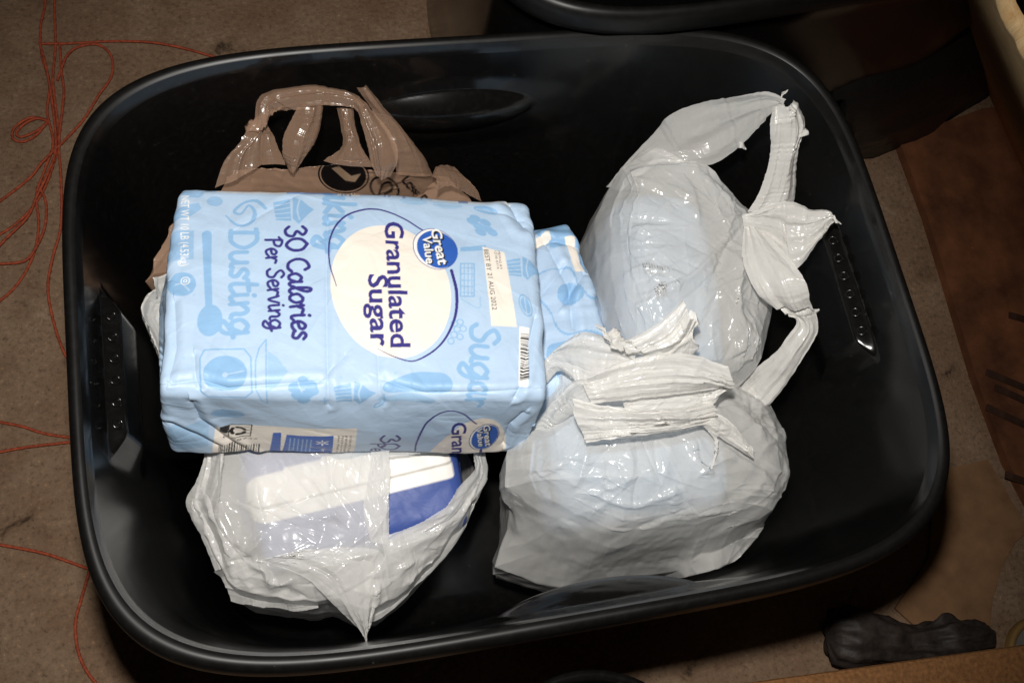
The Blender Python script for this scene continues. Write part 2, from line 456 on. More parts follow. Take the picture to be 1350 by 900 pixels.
def ring_pts(poly, c, z, th):
    """cast rays from pixel c at angles th on to the pixel outline; heights follow the outline's corners"""
    p = np.asarray(poly, float); zz = np.full(len(p), z, float) if np.isscalar(z) else np.asarray(z, float)
    out = np.zeros((len(th), 3)); best = np.full(len(th), -1.)
    d = np.stack([np.cos(th), np.sin(th)], 1)
    for i in range(len(p)):
        a = p[i] - c; b = p[(i + 1) % len(p)] - c; e = b - a
        den = d[:, 0] * e[1] - d[:, 1] * e[0]; den = np.where(np.abs(den) < 1e-9, 1e-9, den)
        t = (a[0] * e[1] - a[1] * e[0]) / den; u = (a[0] * d[:, 1] - a[1] * d[:, 0]) / den
        ok = (t > 0) & (u >= 0) & (u <= 1) & (t > best)
        best[ok] = t[ok]
        q = c + t[ok, None] * d[ok]; zq = zz[i] * (1 - u[ok]) + zz[(i + 1) % len(p)] * u[ok]
        out[ok] = W(q[:, 0], q[:, 1], zq)
    return out
def bag_body(c, za, rings, N=28, m=2.5, seed=1, bottom=(.1, .75), folds=(), rd=.66):
    """one film laid over the load: a square net wrapped round it. rings: [(pixel outline, z or list)], first the widest fold, then lower ones"""
    rg = np.random.default_rng(seed)
    g_ = np.linspace(-1, 1, N); a, b = np.meshgrid(g_, g_)
    jj = rg.uniform(-.13, .13, (2, N, N)) * (2 / N); jj[:, [0, -1]] = 0; jj[:, :, [0, -1]] = 0
    a = a + jj[0]; b = b + jj[1]
    A_, B_ = np.where(a == 0, 1e-6, a), np.where(b == 0, 1e-6, b)
    big = np.abs(A_) >= np.abs(B_)
    rr = np.maximum(np.abs(A_), np.abs(B_))
    th = np.where(big, math.pi / 4 * B_ / A_ + np.where(A_ < 0, math.pi, 0), math.pi / 2 - math.pi / 4 * A_ / B_ + np.where(B_ < 0, math.pi, 0)).ravel()
    rr = rr.ravel(); c = np.array(c, float); top = W(c[0], c[1], za)
    K = [ring_pts(po, c, z, th) for po, z in rings]
    last = K[-1]; cen = last.mean(0)
    for zb, sh in ((bottom[0], .97), (.03, bottom[1])):
        q = cen + (last - cen) * sh; q[:, 2] = np.minimum(zb, last[:, 2] - .01); K.append(q)
    ph = np.clip(rr / rd, 0, 1) * math.pi / 2
    f = np.sin(ph) ** (2 / m) if m < 2 else np.sin(ph) ** (1 / (m / 2)) ; h = np.cos(ph) ** (2 / m)
    f = np.clip(rr / rd, 0, 1) ** .9; h = np.clip(1 - f ** m, 0, 1) ** (1 / m)
    P = top + (K[0] - top) * f[:, None]; P[:, 2] = K[0][:, 2] + (za - K[0][:, 2]) * h
    k = np.clip((rr - rd) / (1 - rd), 0, 1) * (len(K) - 1)
    for q in range(len(K) - 1):
        w_ = np.clip(k - q, 0, 1)[:, None]; P = np.where(k[:, None] > q, K[q] + (K[q + 1] - K[q]) * w_, P)
    return P.reshape(N, N, 3), 0
def calm_centre(P, k=14, it=25):
    """ease the middle of the net, where the wrapped cells are smallest"""
    c = P.shape[0] // 2; I = slice(c - k, c + k + 1); Q_ = P.copy()
    g_ = np.abs(np.linspace(-1, 1, 2 * k + 1)); w = np.clip(1.3 - np.hypot(g_[:, None], g_[None]) * 1.3, 0, 1)[..., None]
    for _ in range(it):
        A = (np.roll(Q_, 1, 0) + np.roll(Q_, -1, 0) + np.roll(Q_, 1, 1) + np.roll(Q_, -1, 1)) / 4
        Q_[I, I] += w * (A[I, I] - Q_[I, I])
    return Q_
def add_folds(P, folds, zmin=.1):
    P = calm_centre(P)
    """sharp folds and soft ridges in the film: (pixel path, height, width in pixels); positive stands up, negative is a valley"""
    X_, Y_ = px(P); n = gnormal(P, False); n = np.where(n[..., 2:] < 0, -n, n); D = np.zeros(P.shape[:2])
    for pts, h, w in folds:
        q = crom(pts, 160); lo = q.min(0) - 4 * w; hi = q.max(0) + 4 * w
        m = (X_ > lo[0]) & (X_ < hi[0]) & (Y_ > lo[1]) & (Y_ < hi[1]) & (P[..., 2] > zmin)
        if not m.any(): continue
        a = np.stack([X_[m], Y_[m]], -1)
        d2 = (a[:, :1] - q[None, :, 0]) ** 2 + (a[:, 1:] - q[None, :, 1]) ** 2; kk = d2.argmin(1); v = a - q[kk]; d = np.sqrt((v ** 2).sum(-1))
        t = np.gradient(q, axis=0)[kk]; sg = np.sign(v[:, 0] * t[:, 1] - v[:, 1] * t[:, 0])
        end = np.minimum(1, np.minimum(kk, 159 - kk) / 36.)
        prof = np.where(sg > 0, np.exp(-d / (w * .45)), np.exp(-(d / (w * 1.5)) ** 2))
        D[m] += h * prof * end
    flat = np.clip((np.abs(n[..., 2]) - .35) / .4, .15, 1)
    return P + n * (D * flat)[..., None]
def creases(P, centre, n, seed, h=.0016, L=(25, 110), zmin=.12, radial=.6):
    """many thin straight creases, mostly pulling towards the gathered point of the bag (pixel centre)"""
    rg = np.random.default_rng(seed); X_, Y_ = px(P); nn = gnormal(P, False); nn = np.where(nn[..., 2:] < 0, -nn, nn)
    D = np.zeros(P.shape[:2]); ok = np.argwhere(P[..., 2] > zmin)
    for k in range(n):
        i, j = ok[rg.integers(len(ok))]; c = np.array([X_[i, j], Y_[i, j]])
        a = math.atan2(c[1] - centre[1], c[0] - centre[0]) + rg.normal(0, .35) if rg.random() < radial else rg.uniform(0, math.pi)
        d = np.array([math.cos(a), math.sin(a)]); l = rg.uniform(*L) / 2; w = 1.3 + 4.2 * rg.random() ** 2; bend = rg.normal(0, .0022)
        hh = h * rg.uniform(.35, 1.3) * (.25 + w / 4) * (1 if rg.random() < .65 else -1)
        m = (np.abs(X_ - c[0]) < l + 30) & (np.abs(Y_ - c[1]) < l + 30) & (P[..., 2] > zmin)
        u = (X_[m] - c[0]) * d[0] + (Y_[m] - c[1]) * d[1]; v = -(X_[m] - c[0]) * d[1] + (Y_[m] - c[1]) * d[0] + bend * u * u
        t = np.clip(1 - (u / l) ** 2, 0, 1)
        ww = w * (.4 + .6 * t)
        D[m] += hh * t * np.where(v > 0, np.exp(-np.abs(v) / ww), np.exp(-np.abs(v) / (ww * rg.uniform(1.2, 3.5))))
    flat = np.clip((np.abs(nn[..., 2]) - .35) / .4, 0, 1)
    return P + nn * (D * flat)[..., None]
GATHER = {}
def sheet(name, A, B, zA, zB, mat_, parent, n=(22, 9), pleats=3., amp=.004, bulge=.006, seed=1, levels=2, cr=.003, scale=1.03, inside=False, cols=None):
    n = (int(n[0] * 1.7), int(n[1] * 2)); levels = 3 if levels == 2 else levels
    def full(E, z):
        E = np.asarray(E, float); z = np.full(len(E), z, float) if np.isscalar(z) else np.interp(np.linspace(0, 1, len(E)), np.linspace(0, 1, len(z)), z)
        q = crom(np.c_[E, z], n[0]); jr = np.random.default_rng(seed * 3 + len(E)); q[:, :2] += np.cumsum(jr.normal(0, .5, (n[0], 2)), 0) * .3 + jr.normal(0, .22, (n[0], 2)); return W(q[:, 0], q[:, 1], q[:, 2])
    a = full(A, zA); b = full(B, zB); w = np.linspace(0, 1, n[1]); rg = np.random.default_rng(seed)
    w = w + np.r_[0, rg.uniform(-.3, .3, n[1] - 2), 0] / n[1]
    P = a[:, None] * (1 - w[None, :, None]) + b[:, None] * w[None, :, None]
    nn = gnormal(P, False); nn = np.where(nn[..., 2:] < 0, -nn, nn)
    i = np.linspace(0, 1, n[0])[:, None]
    ln = np.linalg.norm(np.diff((a + b) / 2, axis=0), axis=1).sum()
    o0 = 0 * i + 0 * w[None]
    sw = ridge(np.stack([i * ln * 9 + o0, w[None] * pleats * 1.15 + o0, o0 + seed * 1.7], -1), seed) - .3
    sw = sw + .35 * facet(np.stack([i * ln * 14 + o0, w[None] * pleats * 1.5 + o0, o0 + seed], -1), seed) + .45 * (ridge(np.stack([i * ln * 16 + o0, w[None] * pleats * 2.6 + o0, o0 + seed * 2.7], -1), seed + 1) - .3)
    P = P + nn * (amp * .55 * sw + bulge * np.sin(math.pi * w)[None])[..., None]
    P = crumple(P, False, seed, cr * .5, levels, scale, .1, inside=inside, fine=.00012)
    mid_ = P.reshape(-1, 3).mean(0); cxy = px(mid_)
    gp = GATHER.get(parent.name, cxy); br = .75 if mat_ is M_brown else 1
    P = creases(P, gp, int((20 + ln * 260) * br), seed + 300, .0008 * br, (25, 110), -1, .8)
    return grid(name, P, False, mat_, parent)
def inpoly(X, Y, p):
    p = np.asarray(p, float); ins = np.zeros(X.shape, bool)
    for (xa, ya), (xb, yb) in zip(p, np.roll(p, -1, 0)):
        if ya == yb: continue
        ins ^= ((ya > Y) != (yb > Y)) & (X < (xb - xa) * (Y - ya) / (yb - ya) + xa)
    return ins

# ================================================================ SETTING: shed floor
def floor_mat():
    m, nt, b = mat('stained_concrete')
    n, r = noise_ramp(nt, 7, [(.22, tuple(lin(92, 70, 54))), (.42, tuple(lin(124, 98, 77))), (.58, tuple(lin(138, 114, 92))), (.8, tuple(lin(178, 156, 134)))], detail=10, rough=.72)
    n2, r2 = noise_ramp(nt, 170, [(.34, (.38, .35, .33)), (.47, (.9, .9, .9)), (.58, (1.0, 1, 1)), (.68, (1.9, 1.8, 1.7))], detail=7, rough=.82)
    n3, r3 = noise_ramp(nt, 17, [(.29, (.12, .1, .09)), (.34, (.78, .75, .72)), (.44, (1, 1, 1))], detail=7, rough=.62, dist=.4)
    mx = nd(nt, 'ShaderNodeMix', data_type='RGBA', blend_type='MULTIPLY'); mx.inputs[0].default_value = 1
    nt.links.new(r.outputs[0], mx.inputs[6]); nt.links.new(r2.outputs[0], mx.inputs[7])
    m2 = nd(nt, 'ShaderNodeMix', data_type='RGBA', blend_type='MULTIPLY'); m2.inputs[0].default_value = .85
    nt.links.new(mx.outputs[2], m2.inputs[6]); nt.links.new(r3.outputs[0], m2.inputs[7])
    nt.links.new(m2.outputs[2], b.inputs['Base Color'])
    b.inputs['Roughness'].default_value = .85; b.inputs['Specular IOR Level'].default_value = .25
    ad = nd(nt, 'ShaderNodeMath', operation='ADD'); nt.links.new(n.outputs[0], ad.inputs[0]); nt.links.new(n2.outputs[0], ad.inputs[1])
    bump(nt, b, ad.outputs[0], .7, .004)
    return m
g = np.linspace(-3, 3, 25); X, Y = np.meshgrid(g, g)
fl_o = grid('floor', np.stack([X, Y, 0 * X], -1), False, floor_mat(), flip=False)
fl_o['kind'] = 'structure'

# ================================================================ black storage tote
def superring(a, b, n, th):
    c, s = np.cos(th), np.sin(th)
    return np.stack([a * np.sign(c) * np.abs(c) ** (2 / n), b * np.sign(s) * np.abs(s) ** (2 / n)], -1)
def sstep(x): x = np.clip(x, 0, 1); return x * x * (3 - 2 * x)
def make_tote(root, a, b, H, detail=True, nth=760):
    n = TN; t0 = np.linspace(0, 2 * math.pi, 4001); q = superring(a, b, n, t0)
    s = np.concatenate([[0], np.cumsum(np.linalg.norm(np.diff(q, axis=0), axis=1))])
    th = np.interp(np.arange(nth) / nth * s[-1], s, t0)
    inner = [(.30, .012)] + [(.2, .012), (.12, .0122), (.085, .0125), (.068, .016), (.060, .024)]
    inner = [(min(i, b * .97), z) for i, z in inner]
    zz = np.concatenate([np.linspace(.03, H - .14, 24, endpoint=False), np.linspace(H - .14, H - .012, 130)]) if detail else np.linspace(.03, H - .012, 20)
    wall = [(.0102 + .045 * (H - z) / .39, z) for z in zz]
    lip = [(.0098, H - .006), (.0086, H - .0018), (.0066, H), (.0036, H + .0003), (.0012, H - .001), (-.001, H - .004), (-.002, H - .010),
           (-.0024, H - .018), (-.0022, H - .024), (-.0008, H - .0255), (.002, H - .024), (.0045, H - .020)]
    outer = [(.010, H - .022), (.011, H - .06), (.03, H * .5), (.050, .03), (.056, .006), (.066, .0), (.12, 0), (b * .95, 0)]
    def rows(pr):
        P = np.zeros((len(pr), nth, 3))
        for k, (i, z) in enumerate(pr):
            P[k, :, :2] = superring(max(a - i, .01), max(b - i, .01), n, th); P[k, :, 2] = z
        return P
    P = rows(inner + wall + lip[:2])
    if detail:
        x, y, z = P[..., 0].copy(), P[..., 1].copy(), P[..., 2]
        zc = H - .078
        onw = z > .03
        for sg in (-1, 1):          # long sides: lens shaped grip pockets standing into the box
            m_ = onw & (y * sg > b * .6)
            xc = -.01 if sg > 0 else .035
            l1 = np.clip(1 - ((x - xc) / .080) ** 2 - ((z - zc) / .024) ** 2, 0, 1) ** .9
            l2 = sstep(1.6 - np.sqrt(((x - xc) / .12) ** 2 + ((z - zc + .012) / .042) ** 2) * 1.3)
            P[..., 1] -= sg * m_ * (.014 * l1 + .006 * l2)
            m2_ = onw & (x * sg > a * .6)   # short sides: upright block with rounded corners
            yc = .0
            P[..., 0] -= sg * m2_ * .0135 * sstep((1.15 - np.abs(y - yc) / .064) / .42) * sstep((H - .048 - z) / .007) * sstep((z - (H - .15)) / .06)
    def loc(Q): return Q @ np.array(root.matrix_world.to_3x3()).T if False else Q
    def part(nm, Q, mt=None):
        nv, nu = Q.shape[:2]
        me_o = raw(nm, Q.reshape(-1, 3), gridfaces(nv, nu, True)[:, ::-1], mt or M_tote)
        me_o.parent = root; return me_o
    part('inner_wall', P)
    part('rim', rows([lip[1]] + lip[2:]), M_rim)
    part('outer_wall', rows([lip[-1]] + outer))
    if detail:                       # moulded rivet rings on the short sides
        for sg in (-1, 1):
            for k in range(6):
                yv = -.043 + k * .0175
                R_, r_ = .0034, .0011
                A = np.linspace(0, 2 * math.pi, 20, endpoint=False); Bq = np.linspace(0, 2 * math.pi, 9)
                ins = .0102 + .045 * .0515 / .39
                x0 = (a - ins) * (1 - (abs(yv) / (b - ins)) ** n) ** (1 / n) - .0072
                d_in = np.array([-.89 * sg, 0, -.456]); nrm_ = np.array([-.456 * sg, 0, .89]); c0 = np.array([x0 * sg, yv, H - .0512]) + nrm_ * .0006
                t = np.stack([c0 + (R_ + r_ * math.cos(bb)) * (np.cos(A)[:, None] * np.array([0, 1., 0]) + np.sin(A)[:, None] * d_in) + r_ * math.sin(bb) * nrm_ for bb in Bq])
                part('rivet_ring', t)
tote = thing('storage_tote', 'large open black plastic storage tote holding the grocery bags', 'tote', (0, 0, 0))
make_tote(tote, TA, TB, RIMZ)

# ================================================================ sugar package (paper brick with print)
PL, PW, PD = .2956, .1858, .114
PC = np.array([-.1159, .0407, RIMZ - .0429]); PR = rot(-.1532, .0282, -.132)
def st(x, y, side=False):
    """photo pixel -> (s, t) on the package wrapper: front face, or the long side below it"""
    d = CR @ np.array([(x - 675) / FPX, -(y - 450) / FPX, -1.])
    dl = PR.T @ d; ol = PR.T @ (CP - PC)
    if not side:
        q = ol + dl * (-(ol[2]) / dl[2]); return np.array([q[0] + PL / 2, PW / 2 - q[1]])
    q = ol + dl * ((-PW / 2 - ol[1]) / dl[1]); return np.array([q[0] + PL / 2, PW - q[2]])
def S(*pts): return [st(x, y) for x, y in pts]
def Q(*pts): return [st(x, y, True) for x, y in pts]
MM = .00059                                           # one photo pixel on the package, in metres
BASE = lin(182, 206, 232); PALE = lin(142, 183, 222); PALE2 = lin(162, 196, 228)
CREAM = lin(240, 232, 222); NAVY = lin(58, 54, 128); ROY = lin(52, 98, 186); INK = lin(25, 22, 24); WHT = lin(245, 244, 242)
def draw_front():
    cv = Canvas(PL, PW + PD + .004, 5200, BASE)
    E = lambda x, y, rx, ry, c, ang=0., ring=0., al=1.: cv.ell(st(x, y), rx * MM, ry * MM, c, ang, ring * MM, al)
    K = lambda pts, w, c, al=1., f=S: cv.stroke(f(*pts), w * MM if np.isscalar(w) else np.array(w) * MM, c, al=al)
    # ---- pale kitchen pattern
    E(254, 254, 15, 9, PALE, al=.8); E(283, 266, 11, 9, PALE, al=.8); cv.poly(S((228, 275), (262, 268), (266, 276), (250, 288), (230, 290)), PALE, .8)
    cv.poly(S((222, 306), (256, 306), (256, 345), (222, 345)), PALE, .75); E(240, 377, 18, 19, PALE); K([(232, 377), (240, 376), (250, 385)], 2, BASE)
    cv.stroke(S((273, 312), (274, 360), (276, 408)), np.array([13, 10, 9]) * MM, PALE); E(277, 425, 16, 23, PALE)
    K([(350, 277), (338, 266), (322, 268), (309, 280), (318, 284), (328, 272), (336, 283), (330, 297), (313, 300), (298, 286)], [5, 6, 4, 5, 3, 4, 6, 5, 4, 2], PALE)
    cv.hand('Dusting', st(304, 306), st(304, 448), 36 * MM, 6.5 * MM, PALE)
    cv.hand('Baking', st(428, 226), st(428, 338), 42 * MM, 8 * MM, PALE)
    for (x, y, sc) in ((386, 281, 1.), (467, 523, 1.05), (688, 356, .8)):      # cupcakes
        cv.poly(S((x - 26 * sc, y - 12 * sc), (x - 4 * sc, y - 17 * sc), (x - 2 * sc, y + 15 * sc), (x - 22 * sc, y + 13 * sc)), PALE)
        for k in range(4): K([(x - 24 * sc, y + (-8 + k * 6) * sc), (x - 4 * sc, y + (-11 + k * 7) * sc)], 1.6, BASE)
        cv.poly(S((x, y - 20 * sc), (x + 12 * sc, y - 14 * sc), (x + 20 * sc, y - 6 * sc), (x + 28 * sc, y), (x + 20 * sc, y + 7 * sc), (x + 8 * sc, y + 20 * sc), (x, y + 12 * sc)), PALE)
        K([(x + 9 * sc, y - 15 * sc), (x + 6 * sc, y), (x + 9 * sc, y + 14 * sc)], 2, BASE)
    # kitchen scale and bowl
    p = S((264, 474), (270, 463), (322, 463), (331, 474), (332, 520), (322, 529), (272, 529), (264, 520), (264, 474)); cv.stroke(p, 2.2 * MM, PALE, smooth=False)
    E(297, 494, 27, 25, PALE); K([(297, 496), (321, 491)], 1.6, BASE); E(297, 496, 3.5, 3.5, BASE)
    p = S((351, 451), (342, 462), (337, 480), (337, 515), (344, 535), (351, 543), (351, 451)); cv.stroke(p, 1.8 * MM, PALE, smooth=False)
    cv.poly(S((353, 466), (366, 474), (380, 492), (366, 508), (353, 519)), PALE2)
    for (x, y) in ((388, 512), (399, 505), (410, 510), (392, 524), (406, 522), (400, 533), (412, 518)): E(x, y, 8, 9, PALE)
    K([(392, 502), (398, 520)], 1.5, BASE); K([(428, 530), (428, 542)], 2, PALE); K([(422, 535), (434, 537)], 2, PALE)
    # spatula, grater, leaves, berries
    cv.stroke(S((515, 512), (550, 505), (580, 507)), np.array([20, 30, 34]) * MM, PALE); cv.stroke(S((505, 535), (540, 528), (570, 536)), np.array([10, 16, 12]) * MM, PALE2)
    K([(507, 525), (509, 540), (503, 548), (496, 550), (498, 544), (508, 541)], 2.4, PALE)
    cv.poly(S((606, 330), (640, 326), (640, 333), (606, 336)), PALE); cv.stroke(S((606, 352), (624, 352), (624, 395), (606, 395), (606, 352)), 2 * MM, PALE, smooth=False)
    for k in range(5): K([(607, 358 + k * 8), (623, 358 + k * 8)], 1.4, PALE)
    for k in range(3): K([(611 + k * 5, 353), (611 + k * 5, 394)], 1.2, PALE)
    K([(606, 398), (630, 410), (632, 396)], 2, PALE2)
    for (x, y) in ((598, 430), (606, 428), (602, 437), (610, 436), (598, 444), (606, 446), (594, 452)): E(x, y, 5, 5, PALE, ring=1.5)
    for (x, y) in ((622, 294), (630, 301), (639, 296), (633, 309), (643, 305), (626, 290), (648, 309)): E(x, y, 9, 6, PALE, ang=.6)
    E(640, 278, 18, 7, PALE, ang=.25); K([(628, 276), (654, 282)], 1.5, BASE); E(545, 268, 20, 7, PALE2); E(590, 271, 22, 8, PALE2, al=.8)
    E(692, 405, 9, 18, PALE, ang=-.25, ring=1.5); E(692, 405, 6, 13, PALE, ang=-.25); K([(690, 395), (694, 417)], 1.4, BASE)
    cv.hand('Sugar', st(621, 430), st(618, 548), 38 * MM, 6.5 * MM, PALE)
    for k in range(16): E(*rng.uniform((240, 255), (690, 520)), 2.2, 2.2, PALE2, al=.6)
    # ---- cream oval with navy swash
    cv.ell(st(515, 386), 81 * MM, 105 * MM, CREAM, ang=-.13)
    K([(443, 384), (434, 352), (436, 318), (455, 291), (487, 281), (520, 288), (556, 308)], [1, 2, 2.6, 3, 3, 2.6, 2.4], NAVY)
    K([(594, 362), (601, 392), (598, 425), (580, 457), (548, 477), (520, 473), (498, 463)], [4.5, 4.5, 3.8, 3, 2.4, 1.8, .8], NAVY)
    # roundel
    E(573, 333, 31.5, 36, NAVY, ang=-.2); E(573, 333, 30.5, 35, WHT, ang=-.2); E(575.5, 333.5, 28.5, 33, ROY, ang=-.2)
    for dx, c, bo in ((1.2, INK, .055), (0, WHT, .02)):
        cv.text('Great', st(567 + dx, 306 + dx), st(577 + dx, 355 + dx), 14.5 * MM, c, bo); cv.text('Value', st(556 + dx, 316 + dx), st(561 + dx, 354 + dx), 12 * MM, c, bo)
    cv.text('Granulated', st(506.5, 298), st(515, 461), 25 * MM, NAVY, .022); cv.text('Sugar', st(485, 369), st(489, 460), 25 * MM, NAVY, .022)
    cv.hand('30 Calories', st(376, 304), st(386, 453), 28 * MM, 4.7 * MM, NAVY); cv.hand('Per Serving', st(350, 318), st(356, 440), 22 * MM, 3.8 * MM, NAVY)
    cv.text('NET WT 10 LB (4.53kg)', st(239, 258), st(238.5, 353), 10.5 * MM, WHT, .0)
    E(244.5, 372, 6, 6, WHT, ring=1.1); E(244.5, 372, 2.6, 2.6, WHT, ring=1)
    # best-by panel
    cv.poly(S((635, 328), (664, 336), (681, 433), (647, 432)), CREAM)
    cv.text('BEST BY 21 AUG 2022', st(637, 332), st(648, 412), 6.6 * MM, INK, .0)
    for k, x in enumerate((650.5, 655)): cv.text('MJ7R42 K3' if k else '13:02 0414', st(x, 334), st(x + 3.5, 358), 3.2 * MM, INK)
    # end barcode
    cv.poly(S((684, 432), (698, 433), (696, 510), (684, 508)), WHT)
    r2 = random.Random(3); yy = 441
    while yy < 500:
        h_ = r2.choice((.8, .8, 1.4, 2.2)); cv.poly(S((686, yy), (697.5, yy + .3), (697.5, yy + h_ + .3), (686, yy + h_)), INK); yy += h_ + r2.choice((.8, 1.2, 1.9))
    # ---- long side: facts panel and a second front design
    sq = lambda pts, c, al=1.: cv.poly(Q(*pts), c, al)
    E2 = lambda x, y, rx, ry, c, ang=0., ring=0.: cv.ell(st(x, y, True), rx * MM, ry * MM, c, ang, ring * MM)
    E2(300, 545, 22, 12, PALE); sq([(222, 560), (275, 555), (275, 585), (230, 590)], PALE2)
    sq([(284, 561), (471, 556), (466, 606), (278, 606)], CREAM)
    sq([(290, 561), (302, 560), (300, 568), (289, 569)], INK); cv.stroke(Q((302, 560), (332, 559), (330, 573), (301, 574), (302, 560)), 1.6 * MM, INK, smooth=False)
    for k in range(3):
        a0 = k * 2.094 + .4; c0 = st(314, 567, True); cv.stroke([c0 + 9 * MM * np.array([math.cos(a0 + t), math.sin(a0 + t)]) for t in (0, .5, 1, 1.4)], 5 * MM, INK)
    for k in range(3): K([(322, 562 + 4 * k), (329, 562 + 4 * k)], 1, INK, f=Q)
    xx = 289
    while xx < 343:
        h_ = r2.choice((.8, 1.2, 2)); sq([(xx, 583), (xx + h_, 583), (xx + h_ - 2, 602), (xx - 2, 602)], INK); xx += h_ + r2.choice((.9, 1.4, 2))
    cv.text('0 78742', Q((294, 577))[0], Q((340, 577))[0], 4 * MM, INK)
    sq([(360, 567), (371, 566), (369, 602), (354, 602)], ROY); sq([(378, 568), (418, 567), (440, 566), (437, 604), (370, 604)], ROY)
    for k in range(6): K([(383 + k * 5.5, 572), (380 + k * 5.5, 601)], 1.5, PALE, f=Q)
    for k in range(6):
        a0 = k * math.pi / 3 + .5; c0 = st(425, 576, True); v = np.array([math.cos(a0), math.sin(a0)]); cv.stroke([c0 + v * 3 * MM, c0 + v * 8.5 * MM], 2.4 * MM, WHT)
    cv.text('Great', Q((424, 586))[0], Q((423, 602))[0], 5 * MM, WHT, .01)
    for k, tx in enumerate(('STORAGE: To keep your', 'granulated sugar fresh', 'store in a cool, dry', 'place. Reseal or place')): cv.text(tx, Q((461 - k * 5, 566))[0], Q((457 - k * 5, 604))[0], 3.2 * MM, INK, .008)
    cv.hand('30 Calories', Q((502, 567))[0], Q((504, 665))[0], 26 * MM, 4 * MM, NAVY); cv.hand('Per Serving', Q((489, 577))[0], Q((490, 660))[0], 20 * MM, 3.2 * MM, NAVY)
    cv.ell(st(604, 622, True), 60 * MM, 190 * MM, CREAM, ang=.06)
    K([(547, 604), (549, 580), (562, 553), (586, 540), (608, 542), (628, 556)], [2, 2.6, 3, 3, 2.6, 2.4], NAVY, f=Q)
    cv.text('Granulated', Q((595, 554))[0], Q((597, 640))[0], 20 * MM, NAVY, .02)
    E2(638, 574, 21, 43, NAVY); E2(638, 574, 20, 41, WHT); E2(639, 574, 18.5, 39, ROY)
    for dx, c, bo in ((1.2, INK, .05), (0, WHT, .015)):
        cv.text('Great', Q((637 + dx, 558))[0], Q((640 + dx, 586))[0], 9 * MM, c, bo); cv.text('Value', Q((628 + dx, 562))[0], Q((631 + dx, 586))[0], 8 * MM, c, bo)
    K([(634, 590), (633, 600)], 4, NAVY, f=Q)
    return cv
